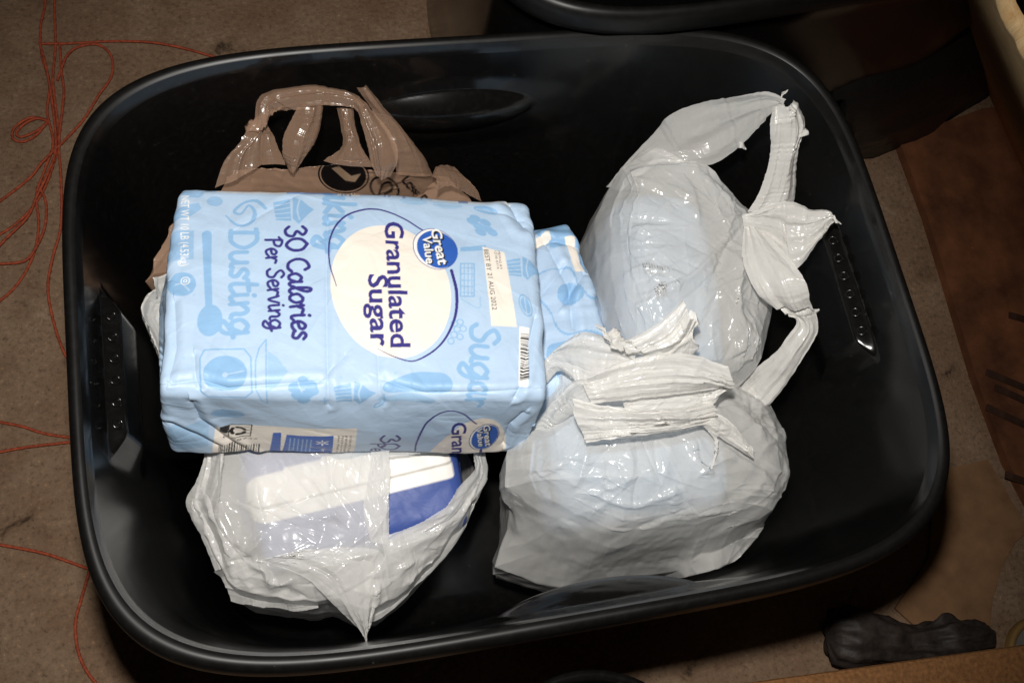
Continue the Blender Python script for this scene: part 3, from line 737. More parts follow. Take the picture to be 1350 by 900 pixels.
def pack(name, parent, c, Rb, L, Wd, D, cv=None, dens=.00058, coarse=.004, seed=1, creases=(), bulge=.007, rad=.011, colour=None, base=None, amp=.0011, toff=0., re=.007):
    """paper brick: rows run along the length, columns round the section (front, near side, back, far side)"""
    def seg(l, d): return np.linspace(0, l, max(int(l / d), 4), endpoint=False)
    d1 = dens if cv is not None else coarse
    t = np.concatenate([seg(Wd, d1), Wd + seg(D, d1 * 1.15), Wd + D + seg(Wd, coarse * 1.5), 2 * Wd + D + seg(D, coarse)])
    s = np.linspace(0, L, int(L / d1))
    per = 2 * (Wd + D)
    y = np.interp(t, [0, Wd, Wd + D, 2 * Wd + D, per], [Wd / 2, -Wd / 2, -Wd / 2, Wd / 2, Wd / 2])
    z = np.interp(t, [0, Wd, Wd + D, 2 * Wd + D, per], [0, 0, -D, -D, 0]) + D / 2
    def roundrect(y, z, r):
        yi = np.clip(y, -Wd / 2 + r, Wd / 2 - r); zi = np.clip(z, -D / 2 + r, D / 2 - r)
        dy, dz = y - yi, z - zi; n_ = np.sqrt(dy ** 2 + dz ** 2) + 1e-9
        return yi + dy / n_ * r, zi + dz / n_ * r
    ya, za = roundrect(y, z, rad)
    cap = np.linspace(0, 1, 16)
    # rows: start cap, body, end cap
    ss, sc = [], []
    for k in cap[:-1]: ss.append(-.0); sc.append(max(k, .01))
    for v in s: ss.append(v); sc.append(1.)
    for k in cap[::-1][1:]: ss.append(L); sc.append(max(k, .01))
    ss = np.array(ss); sc = np.array(sc)
    e = np.minimum(ss, L - ss); er = np.clip(1 - e / re, 0, 1)
    inset = re * (1 - np.sqrt(np.clip(1 - er ** 2, 0, 1))) * .75
    Y = ya[None] * sc[:, None]; Z = za[None] * sc[:, None]
    Y = Y - np.sign(Y) * np.minimum(inset[:, None], np.abs(Y)); Z = Z - np.sign(Z) * np.minimum(inset[:, None], np.abs(Z))
    Xc = ss[:, None] - L / 2 + 0 * Y
    # folded ends: tucked flaps
    outc = (sc < 1)[:, None] * np.where(ss[:, None] < L / 2, -1, 1)
    Xc = Xc + outc * (.010 * (1 - sc[:, None]) - .005 * np.abs(Y) / (Wd / 2) + .003 * (np.abs(Z) < D * .16))
    P = np.stack([Xc, Y, Z], -1)
    u = ss[:, None] / L; v = np.abs(Y) / (Wd / 2)
    fr = np.clip(1 - (2 * u - 1) ** 2, 0, 1)
    P[..., 2] += np.sign(Z) * bulge * fr ** .7 * np.clip(1 - v ** 2.4, 0, 1) * (np.abs(Z) > D * .3)
    P[..., 1] += np.sign(Y) * bulge * .6 * fr ** .7 * np.clip(1 - (np.abs(Z) / (D / 2)) ** 2.4, 0, 1) * (v > .6)
    n = gnormal(P, True); n = np.where((n * P).sum(-1, keepdims=True) < 0, -n, n)
    endw = 1 + .9 * np.exp(-e / .02)[:, None]
    disp = amp * endw * (.9 * facet(P * 8, seed, 8) + .45 * facet(P * 19, seed + 1) + .25 * facet(P * 42, seed + 3)) + .0022 * vnoise(P * 12, seed + 5)
    SS = ss[:, None] + 0 * Y; TT = t[None] + 0 * Y
    for pts, dep, wd in creases:
        q = np.asarray(pts); dm = np.full(SS.shape, 9.); sgn = np.zeros(SS.shape)
        lo = q.min(0) - .02; hi = q.max(0) + .02
        w_ = (SS > lo[0]) & (SS < hi[0]) & (TT > lo[1]) & (TT < hi[1])
        a_, b_ = SS[w_], TT[w_]; dd = np.full(a_.shape, 9.); ts = np.zeros(a_.shape)
        for k in range(len(q) - 1):
            ex, ey = q[k + 1] - q[k]; l2 = ex * ex + ey * ey
            f = np.clip(((a_ - q[k][0]) * ex + (b_ - q[k][1]) * ey) / l2, 0, 1)
            cx_, cy_ = a_ - q[k][0] - f * ex, b_ - q[k][1] - f * ey; d_ = np.hypot(cx_, cy_)
            m_ = d_ < dd; dd[m_] = d_[m_]; ts[m_] = np.sign(cx_ * ey - cy_ * ex)[m_] * 1
        prof = -np.exp(-dd / (wd * .5)) + .55 * np.exp(-((dd - wd * 1.6) / wd) ** 2) * (ts > 0)
        disp[w_] += dep * prof
    rg = np.random.default_rng(seed + 77)
    for k in range(150 if cv is not None else 60):
        c0 = np.array([rg.uniform(0, L), rg.uniform(0, Wd + D)]); a0 = rg.normal(0, .5) + (math.pi / 2 if rg.random() < .6 else 0); l0 = rg.uniform(.008, .05)
        if rg.random() < .45: c0[0] = rg.choice([0, L]) + rg.normal(0, .018)
        w0 = rg.uniform(.0009, .0028); h0 = rg.uniform(.00015, .0006) * (1 if rg.random() < .5 else -1)
        w_ = (np.abs(ss - c0[0]) < l0 + .01); v_ = (np.abs(t - c0[1]) < l0 + .01)
        if not w_.any() or not v_.any(): continue
        I_ = np.ix_(np.flatnonzero(w_), np.flatnonzero(v_)); dx0, dy0 = SS[I_] - c0[0], TT[I_] - c0[1]
        u0 = dx0 * math.cos(a0) + dy0 * math.sin(a0); v0 = -dx0 * math.sin(a0) + dy0 * math.cos(a0)
        disp[I_] += h0 * np.clip(1 - (u0 / l0) ** 2, 0, 1) * np.where(v0 > 0, np.exp(-v0 / w0), np.exp(v0 / (w0 * 4)))
    P = P + n * disp[..., None]
    if cv is not None:
        front = (TT <= Wd + D)
        C_ = cv.sample(np.clip(SS, 0, PL), np.clip(TT - toff, 0, PW + PD))
        C_ = np.where(front[..., None], C_, BASE)
        C_[sc < 1] = BASE * .97
    else:
        C_ = np.empty(P.shape); C_[:] = BASE if base is None else base
        if colour is not None: C_ = colour(SS, TT, C_, sc[:, None] + 0 * SS)
    Pw = (P - np.array([0, 0, D / 2])) @ Rb.T + c
    return grid(name, Pw, True, M_paper, parent, cols=C_, flip=True)
cre = [(S((432, 300), (430, 380), (431, 450), (433, 545)), .0016, .0035), (S((228, 505), (262, 500), (300, 512), (345, 508), (420, 503)), .0020, .004),
       (S((505, 500), (560, 520), (640, 518), (700, 512)), .0013, .004), (S((256, 470), (258, 500), (262, 512)), .0016, .003),
       (Q((252, 530), (262, 553), (300, 578), (330, 596)), .0028, .0045), (Q((224, 556), (262, 572), (286, 585)), .003, .004), (S((498, 470), (500, 510), (506, 540)), .0012, .004),
       (S((690, 300), (680, 285), (672, 270)), .003, .006), (S((705, 420), (688, 500), (682, 530)), .0024, .004), (Q((690, 545), (672, 560), (664, 585)), .003, .004),
       (S((650, 280), (690, 292)), .0012, .004), (S((455, 470), (425, 500)), .0008, .003), (S((320, 300), (390, 260)), .0007, .004), (S((230, 400), (232, 460), (222, 500)), .0016, .004)]
sug = thing('sugar_package', 'large light blue paper sugar package lying across the top of the bags', 'sugar package', PC + PR @ np.array([0, 0, -PD]), 'sugar packages')
cre = [(np.asarray(q) + [0, .007], d_, w_) for q, d_, w_ in cre]
pack('wrapper', sug, PC + PR @ np.array([0, .0035, 0]), PR, PL, PW + .007, PD, draw_front(), seed=3, creases=cre, toff=.007)

# ---- second package, only its crumpled end showing
L2_, W2_ = .26, .165
def pat(SS, TT, C_, sc):
    q = np.stack([SS * 38, TT * 38, 0 * SS], -1)
    C_ = np.where(((vnoise(q, 5) > .22) | (np.abs(vnoise(q * .8, 8)) < .05))[..., None], PALE, C_)
    d_ = L2_ - SS
    C_[(d_ > .003) & (d_ < .012) & (TT > .022) & (TT < .058) & (sc >= 1)] = CREAM
    C_[(d_ > .024) & (d_ < .052) & (TT > .012 + (d_ - .024) * .3) & (TT < .030 - (.052 - d_) * .35) & (sc >= 1)] = CREAM
    return C_
e1, e0 = W(786, 388, .294), W(641, 423, .280); ax_ = (e1 - e0) / np.linalg.norm(e1 - e0)
a2_ = math.atan2(ax_[1], ax_[0]); R2 = rot(-.05, -math.asin(ax_[2]), a2_); c2 = e1 - ax_ * L2_ / 2
s2 = thing('sugar_package', 'light blue sugar package with crumpled end wedged between the larger package and the white bags', 'sugar package', c2 + R2 @ np.array([0, 0, -.095]), 'sugar packages')
pack('wrapper', s2, c2, R2, L2_, W2_, .095, None, coarse=.0011, seed=21, colour=pat, amp=.0024, rad=.016,
     creases=[([(L2_ - .055, .03), (L2_ - .03, .02), (L2_ - .004, .03)], .004, .005), ([(L2_ - .03, .02), (L2_ - .022, .07), (L2_ - .03, .11)], .003, .005), ([(L2_ - .004, .06), (L2_ - .03, .085)], .003, .004), ([(L2_ - .07, .09), (L2_ - .02, .05)], .002, .004)])

# ================================================================ contents showing through the film
def inner_pack(label, c, R_, L, Wd, D, colour=None, base=None, seed=1, name='sugar_package', cat='sugar package', grp=None, rad=.030, re=.024):
    o = thing(name, label, cat, c + R_ @ np.array([0, 0, -D]), grp)
    pack('wrapper', o, c, R_, L, Wd, D, None, coarse=.0035 if colour is None else .002, seed=seed, colour=colour, base=base, amp=.001, bulge=.002, rad=rad, re=re)
    return (c + R_ @ np.array([0, 0, -D / 2]), R_, np.array([L, Wd, D]) / 2 + .006)
def pat2(SS, TT, C_, sc):
    q = np.stack([SS * 30, TT * 30, 0 * SS], -1); return np.where((vnoise(q, 9) > .1)[..., None], PALE2, C_)

# ================================================================ bag 2: upright white bag with open loops (by the right wall)
z6 = lambda *p: [(700 + x / 2.045, 100 + y / 2.045) for x, y in p]
z7 = lambda *p: [(620 + x / 2.195, 380 + y / 2.195) for x, y in p]
z8 = lambda *p: [(230 + x / 3.068, 570 + y / 3.068) for x, y in p]
z5 = lambda *p: [(170 + x / 2.7, 90 + y / 2.7) for x, y in p]
bx2 = inner_pack('blue sugar package inside the white bag with open loop handles', W(890, 372, .298), rot(.02, .05, 1.42), .20, .095, .12, pat2, seed=31)
b2 = thing('grocery_bag', 'white plastic grocery bag with two open loop handles standing by the tote end', 'bag', (*W(890, 370, .02)[:2], .016), 'plastic grocery bags')
GATHER[b2.name] = (985, 300)
F = [(861, 199), (880, 206), (905, 213), (937, 217), (950, 243), (974, 281), (993, 300), (1003, 340), (1006, 395), (1000, 440), (985, 500), (972, 520), (930, 560), (860, 560), (790, 520), (770, 470), (762, 400), (762, 325), (784, 276), (805, 238), (835, 215)]
zF = [.30, .31, .32, .32, .315, .30, .29, .27, .26, .25, .25, .24, .2, .2, .2, .2, .2, .2, .23, .27, .29]
P, ndm = bag_body((893, 365), .335, [(F, zF)], seed=4, m=3.2, bottom=(.12, .8))
P = crumple(P, False, 5, .0032, 4, 1.004, .08, [bx2])
P = add_folds(P, [(z6((212, 300), (205, 420), (200, 560), (195, 650)), .004, 9), (z6((215, 560), (300, 520), (430, 545)), .003, 5), (z6((270, 600), (350, 575), (440, 530), (560, 400)), .0045, 5),
    (z6((240, 640), (330, 600), (420, 560)), .003, 5), (z6((260, 415), (330, 405), (400, 410)), .0025, 5), (z6((470, 590), (540, 560), (600, 540)), .003, 6), (z6((400, 240), (440, 330), (455, 420)), .003, 8),
    (z6((580, 400), (520, 480), (500, 600), (470, 700)), -.004, 8), (z6((600, 430), (560, 560), (570, 700), (560, 820)), .005, 9), (z6((490, 480), (500, 495), (520, 500)), .002, 3), (z6((580, 620), (600, 700), (580, 800)), .004, 6),
    (z6((300, 260), (290, 400), (300, 560)), .0025, 10), (z6((440, 250), (500, 300), (560, 380)), .004, 7), (z6((220, 290), (300, 255), (400, 245), (480, 250)), .004, 6)])
P = creases(up2(P, False), (985, 300), 330, 1, .0014, (20, 150))
grid('body', P, False, M_film, b2)
sheet('handle', z6((205, 300), (268, 222), (335, 150), (372, 108), (470, 70), (550, 55), (635, 45), (690, 62)), z6((262, 300), (305, 262), (350, 232), (410, 238), (488, 240), (545, 205), (590, 165), (658, 96)),
      [.27, .30, .335, .36, .38, .40, .42, .425], [.318, .322, .325, .327, .328, .345, .37, .42], M_film, b2, (34, 14), 2.6, .004, -.003, 11)
sheet('handle', z6((655, 85), (650, 140), (648, 200), (628, 285), (584, 362)), z6((700, 65), (738, 120), (722, 200), (718, 290), (712, 352)),
      [.42, .41, .39, .36, .335], [.425, .41, .39, .36, .345], M_film_thick, b2, (26, 9), 2.6, .006, .008, 12, cr=.004)
sheet('handle_fold', z6((570, 375), (690, 340), (750, 362), (800, 366), (818, 385)), z6((575, 420), (640, 450), (690, 500), (720, 515), (816, 388)),
      [.34, .365, .375, .38, .382], [.345, .355, .36, .365, .381], M_film_thick, b2, (22, 10), 3.2, .006, .006, 13, cr=.004)
sheet('handle', z6((575, 410), (572, 500), (600, 570), (640, 612), (690, 636), (713, 662), (690, 700), (660, 742), (600, 792), (545, 842)), z6((622, 420), (692, 490), (742, 560), (752, 612), (768, 645), (772, 690), (748, 735), (715, 785), (690, 822), (642, 880), (600, 890)),
      [.345, .35, .35, .345, .338, .335, .325, .31, .285, .265], [.355, .37, .375, .362, .345, .335, .325, .31, .295, .275, .262], M_film_thick, b2, (40, 9), 2.6, .005, .005, 14, cr=.003)
for k, (q0, q1) in enumerate((((560, 190), (578, 196)), ((676, 52), (692, 40)), ((722, 160), (744, 156)), ((748, 640), (776, 632)))):
    a, b = z6(q0, q1); zz_ = (.355, .425, .405, .337)[k]
    sheet('torn_edge', [(a[0], a[1] - 4), (b[0], b[1] - 1)], [(a[0], a[1] + 4), (b[0], b[1] + 1.5)], zz_, zz_, M_film_thick, b2, (6, 4), 1, .001, .001, 70 + k, levels=1, cr=.001)

# ================================================================ bag 3: tied white bag in the middle
bx3 = [inner_pack('pale blue sugar package inside the tied white bag', W(846, 592, .266), rot(.0, .03, -.02), .165, .115, .10, pat2, seed=41)]
b3 = thing('grocery_bag', 'bulging white plastic grocery bag tied in a bunched knot on top', 'bag', (*W(840, 610, .02)[:2], .016), 'plastic grocery bags')
GATHER[b3.name] = (800, 545)
F = [(650, 628), (652, 655), (690, 683), (740, 712), (785, 734), (840, 729), (900, 722), (960, 706), (1008, 690), (1026, 658), (1031, 617), (1023, 571), (1005, 537), (962, 512), (900, 495), (830, 475), (766, 462), (722, 492), (695, 560), (660, 590)]
zF = [.23, .225, .22, .215, .21, .21, .21, .215, .22, .225, .23, .23, .235, .25, .26, .26, .26, .26, .25, .24]
Lr = [(672, 690), (650, 745), (672, 752), (711, 768), (747, 775), (802, 768), (860, 757), (900, 750), (911, 762), (976, 741), (1006, 697), (1022, 660), (1027, 617), (1019, 573), (1002, 540), (960, 516), (900, 500), (830, 480), (770, 470), (726, 500), (700, 570), (672, 620)]
zL = [.19, .16, .16, .15, .15, .15, .16, .18, .19, .21, .2, .19, .19, .19, .19, .18, .18, .18, .18, .18, .18, .19]
P, ndm = bag_body((838, 590), .315, [(F, zF), (Lr, zL)], seed=6, m=2.3, bottom=(.08, .85), rd=.66)
P = crumple(P, False, 15, .0032, 4, 1.004, .08, bx3)
P = add_folds(P, [(z7((300, 700), (380, 745), (470, 700), (600, 660), (760, 640), (890, 615)), .0035, 6), (z7((270, 600), (350, 590), (480, 620), (640, 560)), .003, 6), (z7((150, 560), (260, 545), (420, 540), (560, 545)), .003, 7),
    (z7((330, 690), (360, 640), (400, 620)), .003, 4), (z7((640, 740), (740, 700), (860, 640)), .005, 6), (z7((310, 450), (250, 520), (160, 560)), .003, 7), (z7((340, 450), (330, 520), (290, 600)), .0025, 6),
    (z7((690, 420), (760, 480), (850, 540), (895, 600)), .003, 7), (z7((640, 430), (660, 500), (710, 545)), .003, 4), (z7((740, 330), (800, 370), (860, 440)), .004, 7), (z7((450, 440), (470, 520), (430, 600)), .0025, 8), (z7((380, 550), (400, 575), (430, 570)), .002, 3),
    (z7((250, 700), (290, 760), (280, 840)), .004, 6), (z7((180, 690), (220, 760), (230, 850)), .004, 6), (z7((340, 770), (380, 810), (420, 850)), .003, 5), (z7((480, 780), (560, 790), (620, 800)), .004, 5), (z7((120, 640), (200, 670), (300, 705), (340, 740)), .004, 5)])
P = creases(up2(P, False), (835, 530), 360, 2, .0014, (20, 150))
grid('body', P, False, M_film, b3)
def ks(nm, A, B, zA, zB, seed, n=(22, 10), pl=3., am=.006, bu=.008, cr=.004, m_=None): return sheet(nm, z7(*A), z7(*B), zA, zB, m_ or M_film_thick, b3, n, pl, am, bu, seed, cr=cr)
ks('knot_band', [(298, 318), (420, 345), (560, 352), (692, 330)], [(338, 448), (440, 432), (560, 420), (690, 398)], [.335, .35, .35, .335], [.33, .345, .345, .33], 21, (26, 12), 4.5, .006, .010)
ks('knot_loop', [(330, 262), (450, 212), (600, 188), (742, 222)], [(350, 335), (500, 318), (640, 300), (738, 282)], [.335, .355, .365, .365], [.338, .352, .352, .348], 22, (26, 11), 3.2, .006, .012)
ks('knot_loop', [(440, 330), (560, 290), (690, 285), (738, 250)], [(450, 360), (560, 352), (680, 345), (735, 300)], [.335, .338, .338, .35], [.335, .338, .338, .34], 23, (20, 8), 2.5, .005, .004)
ks('knot_ear', [(360, 98), (440, 150), (540, 100), (615, 35)], [(440, 172), (540, 202), (610, 165), (655, 95)], [.36, .355, .37, .385], [.35, .355, .36, .38], 24, (24, 10), 3., .007, .008)
ks('knot_ear', [(540, 140), (600, 110), (640, 60), (655, 95)], [(550, 200), (590, 200), (640, 195), (655, 180)], [.365, .37, .38, .38], [.35, .35, .35, .35], 25, (16, 8), 2., .005, .004)
ks('gathered_side', [(205, 232), (262, 160), (330, 128), (420, 150), (480, 195)], [(215, 275), (262, 238), (345, 300), (400, 290), (450, 260)], [.30, .315, .33, .34, .345], [.30, .315, .325, .335, .34], 26, (24, 11), 3.5, .005, .006)
ks('gathered_side', [(180, 400), (240, 330), (300, 270), (350, 260)], [(250, 395), (290, 370), (330, 350), (360, 330)], [.285, .305, .325, .335], [.29, .31, .325, .335], 27, (18, 9), 2.5, .004, .006, m_=M_film)
ks('knot_tail', [(680, 345), (750, 385), (812, 460)], [(660, 390), (735, 440), (818, 490)], [.335, .33, .318], [.333, .322, .312], 28, (16, 7), 2., .004, .003)
ks('knot_tail', [(690, 390), (716, 440), (702, 525)], [(676, 396), (706, 445), (696, 524)], [.33, .322, .312], [.33, .322, .312], 29, (16, 4), 1., .001, .001, .001)

# ================================================================ bag 4: white bag with the blue and white flour package, under the sugar
def flour(SS, TT, C_, sc):
    C_[:] = lin(236, 232, 226)
    C_[(TT > .0715) & (TT < .0735)] = lin(170, 165, 158)
    blue = (TT > .084) | (TT < .040 + .06 * (.1 - SS))
    C_[blue] = lin(58, 80, 146)
    C_[(SS > .172) & (TT < .11)] = lin(58, 80, 146)
    return C_
R4 = rot(.16, .02, .10)
bx4 = [inner_pack('white and dark blue paper flour package inside the torn open white bag', W(468, 628, .240), R4, .180, .128, .10, flour, seed=51, name='flour_package', cat='flour package', rad=.018, re=.013)]
b4 = thing('grocery_bag', 'crumpled white plastic grocery bag with a dark blue and white package showing', 'bag', (*W(440, 660, .02)[:2], .016), 'plastic grocery bags')
GATHER[b4.name] = (500, 715)
F = [(262, 560), (266, 612), (248, 660), (262, 692), (286, 758), (314, 792), (360, 800), (406, 806), (440, 800), (470, 812), (500, 814), (540, 784), (582, 738), (608, 700), (634, 645), (642, 625), (636, 590), (600, 540), (450, 520), (320, 530)]
zF = [.22, .22, .22, .21, .2, .19, .19, .19, .19, .2, .2, .19, .19, .2, .21, .22, .23, .2, .18, .2]
P, ndm = bag_body((455, 640), .258, [(F, zF)], seed=9, m=2.9, bottom=(.09, .8))
P = crumple(P, False, 25, .0040, 4, 1.005, .08, bx4)
P = add_folds(P, [(z8((110, 190), (170, 330), (230, 480), (260, 640)), .005, 7), (z8((60, 280), (150, 420), (200, 560)), -.004, 8), (z8((180, 250), (250, 400), (290, 510)), .004, 7), (z8((330, 180), (350, 300), (380, 400)), .004, 7),
    (z8((390, 240), (520, 330), (640, 350)), .003, 6), (z8((280, 500), (340, 440), (360, 400)), .005, 5), (z8((290, 520), (370, 545), (400, 605), (500, 580)), .006, 5), (z8((500, 580), (640, 520), (860, 470)), .005, 6), (z8((870, 470), (1000, 420), (1140, 330), (1240, 180)), .005, 7),
    (z8((880, 560), (1000, 500), (1130, 420)), .004, 6), (z8((830, 600), (820, 690), (790, 760)), .004, 6), (z8((400, 620), (480, 640), (560, 700)), -.006, 7), (z8((230, 540), (330, 640), (430, 700)), .004, 7), (z8((560, 360), (640, 330), (700, 350)), .003, 4), (z8((870, 640), (960, 590), (1060, 500)), .003, 6), (z8((210, 560), (240, 650), (260, 690)), .004, 5)])
P = creases(up2(P, False), (500, 715), 380, 3, .0015, (20, 140))
hole = z8((866, 100), (1205, 60), (1218, 150), (1150, 225), (1100, 300), (1000, 362), (930, 392), (868, 412))
fc = P.reshape(-1, 3)[gridfaces(*P.shape[:2], False)].mean(1); hx, hy = px(fc)
keep = ~(inpoly(hx, hy, hole) & (fc[:, 2] > .17))
grid('body', P, False, M_film, b4, keep=keep)
fs = lambda nm, A, B, zA, zB, seed, n=(22, 8), pl=2., am=.003, bu=.003, cr=.003, m_=None: sheet(nm, z8(*A), z8(*B), zA, zB, m_ or M_film, b4, n, pl, am, bu, seed, cr=cr)
fs('opening_edge', [(870, 60), (872, 200), (862, 330), (868, 455)], [(800, 60), (780, 200), (770, 320), (800, 440)], [.268, .266, .262, .250], [.264, .264, .258, .247], 31, pl=.5, am=.0006, bu=-.0005, cr=.002)
fs('opening_edge', [(840, 440), (960, 385), (1090, 310), (1160, 215), (1222, 140), (1210, 60)], [(850, 500), (990, 440), (1130, 370), (1210, 270), (1262, 175), (1250, 70)], [.246, .252, .255, .256, .255, .25], [.238, .236, .234, .234, .23, .235], 32, (26, 9), 1.5, .0025, .0)
fs('loose_handle', [(330, 520), (520, 580), (640, 690), (772, 822)], [(520, 470), (830, 480), (825, 650), (776, 822)], [.25, .25, .238, .212], [.252, .248, .235, .212], 33, (28, 14), 3., .004, .006, .004)

fs('hanging_fold', [(160, 560), (235, 535), (290, 508), (375, 548), (402, 606), (540, 560)], [(230, 680), (262, 692), (330, 705), (410, 714), (500, 726), (580, 712)], [.225, .232, .236, .238, .236, .232], [.19, .19, .195, .195, .198, .2], 36, (24, 10), 2.5, .004, -.004, .004)
fs('flank_fold', [(860, 462), (990, 420), (1130, 335), (1215, 240), (1255, 150)], [(795, 768), (850, 745), (950, 662), (1085, 520), (1165, 398), (1262, 180)], [.243, .242, .24, .238, .232], [.198, .196, .194, .198, .205, .215], 37, (26, 14), 3., .004, -.004, .004)
fs('flank_fold', [(120, 70), (90, 190), (52, 276), (95, 370), (165, 560)], [(200, 70), (190, 240), (180, 340), (230, 440), (290, 515)], [.245, .24, .225, .222, .21], [.265, .262, .256, .25, .242], 38, (24, 10), 2.5, .004, -.003, .004)

# ---- corner of another white bag under the sugar
b5 = thing('grocery_bag', 'flattened white plastic bag peeking out beside the brown bag under the sugar package', 'bag', (*W(215, 410, .02)[:2], .016), 'plastic grocery bags')
P, ndm = bag_body((245, 420), .265, [([(196, 351), (222, 345), (262, 340), (300, 400), (290, 500), (240, 520), (216, 500), (205, 462), (190, 425), (177, 396), (184, 376), (197, 368)], [.315, .30, .26, .25, .25, .25, .27, .29, .305, .315, .315, .315])], N=33, seed=12, m=2.6, bottom=(.12, .9))
P = crumple(P, False, 44, .004, 3, 1.02, .06, inside=True)
grid('body', P, False, M_film_thick, b5)

# ================================================================ bag 1: brown bag behind the sugar
b1 = thing('grocery_bag', 'brown plastic grocery bag with black lettering behind the sugar package', 'bag', (*W(400, 270, .02)[:2], .016), 'plastic grocery bags')
GATHER[b1.name] = (440, 215)
F = [(283, 250), (297, 222), (318, 215), (370, 214), (430, 210), (470, 206), (492, 218), (525, 218), (556, 222), (573, 226), (588, 219), (614, 241), (637, 266), (630, 300), (560, 380), (400, 420), (250, 420), (185, 358), (192, 340), (218, 292), (250, 270)]
zF = [.33, .345, .345, .345, .345, .345, .34, .335, .325, .31, .30, .285, .27, .23, .2, .2, .2, .30, .30, .305, .315]
P, ndm = bag_body((400, 310), .245, [(F, zF)], N=33, seed=14, m=1.2, bottom=(.15, .85))
# the film rises to the upper wall: shape the dome as a saddle under the sugar
P = crumple(P, False, 55, .0015, 4, 1.004, .12)
P = add_folds(P, [(z5((470, 350), (480, 400), (470, 440)), .005, 5), (z5((500, 360), (560, 400), (640, 440)), .004, 6), (z5((560, 350), (540, 400), (560, 450)), .004, 5), (z5((620, 350), (650, 400), (690, 440)), .0035, 5), (z5((400, 370), (440, 400), (450, 440)), .004, 5), (z5((660, 400), (740, 440), (840, 450)), .004, 5), (z5((320, 420), (380, 380), (460, 370)), .004, 6)])
P = creases(up2(P, False), (440, 200), 190, 4, .0011, (20, 100), zmin=.24)
cb = Canvas(300, 140, 5, BROWN, 380, 170); BLK = lin(24, 20, 20); TANP = lin(176, 148, 122)
cb.ell((453, 231), 34, 24, BLK, .12, 1.6); cb.ell((453, 231), 30, 21, BLK, .12)
cb.poly([(437, 222), (447, 219), (463, 232), (476, 229), (468, 240), (455, 238), (444, 228)], TANP)
cb.ell((507, 249), 21, 16, BLK, .5, 2.4); cb.stroke([(500, 255), (505, 243), (514, 241), (517, 249), (509, 255), (503, 262)], 3, BLK)
cb.text('Low P', (529, 238), (555, 270), 13, BLK, .035)
cx_, cy_ = px(P); cc = cb.sample(cx_, cy_)
msk = (gnormal(P, False)[..., 2] > .0) | (P[..., 2] > .28); msk &= (cx_ > 385) & (cx_ < 660) & (cy_ > 180) & (cy_ < 300)
cc = np.where(msk[..., None], cc, BROWN)
grid('body', P, False, M_brown_print, b1, cols=cc)
hs = lambda nm, A, B, zA, zB, seed, n=(24, 9), pl=2.5, am=.004, bu=.006, cr=.004: sheet(nm, z5(*A), z5(*B), zA, zB, M_brown, b1, n, pl, am, bu, seed, cr=cr)
hs('handle', [(305, 425), (345, 320), (440, 205), (468, 100), (590, 68), (690, 63), (800, 92), (880, 168), (940, 250), (957, 330), (930, 388)],
   [(475, 340), (475, 300), (478, 205), (520, 152), (600, 150), (680, 132), (800, 142), (830, 210), (850, 280), (868, 345), (885, 380)],
   [.34, .355, .37, .378, .385, .388, .388, .385, .38, .37, .355], [.345, .35, .36, .372, .38, .385, .385, .38, .37, .36, .352], 41, (44, 9), 2.5, .004, .006)
hs('handle', [(598, 140), (572, 190), (548, 240), (543, 295), (562, 350)], [(694, 128), (686, 190), (662, 260), (636, 300), (596, 348)], [.383, .375, .368, .36, .345], [.38, .37, .362, .355, .345], 42, (20, 8), 2.2)
hs('handle', [(740, 142), (755, 210), (760, 275), (690, 330)], [(800, 145), (805, 210), (835, 290), (870, 350)], [.37, .362, .355, .345], [.37, .362, .355, .345], 43, (18, 7), 1.8)
hs('handle', [(810, 68), (860, 140), (920, 240), (945, 320), (950, 375)], [(842, 60), (900, 130), (955, 195), (1040, 300), (1085, 380)], [.378, .366, .348, .332, .322], [.378, .366, .346, .325, .305], 44, (22, 8), 1.8, .003)
hs('side_film', [(475, 190), (480, 280), (478, 345)], [(485, 190), (530, 280), (560, 345)], [.352, .348, .342], [.352, .346, .342], 45, (12, 6), 1., .002, .002, .002)
hs('corner_fold', [(1080, 390), (1100, 352), (1150, 350), (1200, 400)], [(1090, 440), (1140, 420), (1200, 450), (1255, 475)], [.315, .312, .305, .295], [.315, .31, .295, .28], 46, (16, 8), 1.5, .003, .004, .003)

# ================================================================ around the tote
# neighbouring tote, corner rim overlapping the top edge
za = .435; A0 = W(800, 46, za); B0 = W(1060, 4, za); dx_ = (B0 - A0)[:2]; ang = math.atan2(dx_[1], dx_[0])
R_ = np.array([[math.cos(ang), -math.sin(ang)], [math.sin(ang), math.cos(ang)]])
t2 = thing('storage_tote', 'black plastic tote whose rounded rim corner overlaps the far edge of the open tote', 'tote', (0, 0, 0))
make_tote(t2, .33, .235, za, detail=False, nth=260)
ctr = A0[:2] + R_ @ np.array([.25, .243]); t2.location = (*ctr, 0); t2.rotation_euler = (0, 0, ang)
M_blackfilm = simple('black_sheeting', (.008, .0078, .0075), .42, .4, 20, .004)
M_shadow = M_blackfilm
bt = thing('black_sheet', 'black plastic sheeting draped on the floor beside the open tote', 'plastic sheet', (*W(1200, 120, .0)[:2], 0))
sheet('sheeting', [(1060, 130), (1105, 190), (1146, 207), (1200, 190), (1250, 162), (1280, 143), (1330, 100), (1420, 40)], [(1045, 60), (1060, 5), (1100, -40), (1150, -90), (1230, -130), (1300, -150), (1420, -170), (1500, -170)],
      [.06, .03, .01, .01, .01, .01, .03, .03], [.22, .28, .32, .34, .34, .32, .25, .2], M_blackfilm, bt, (26, 20), 3., .006, .05, 61, 3, .008)
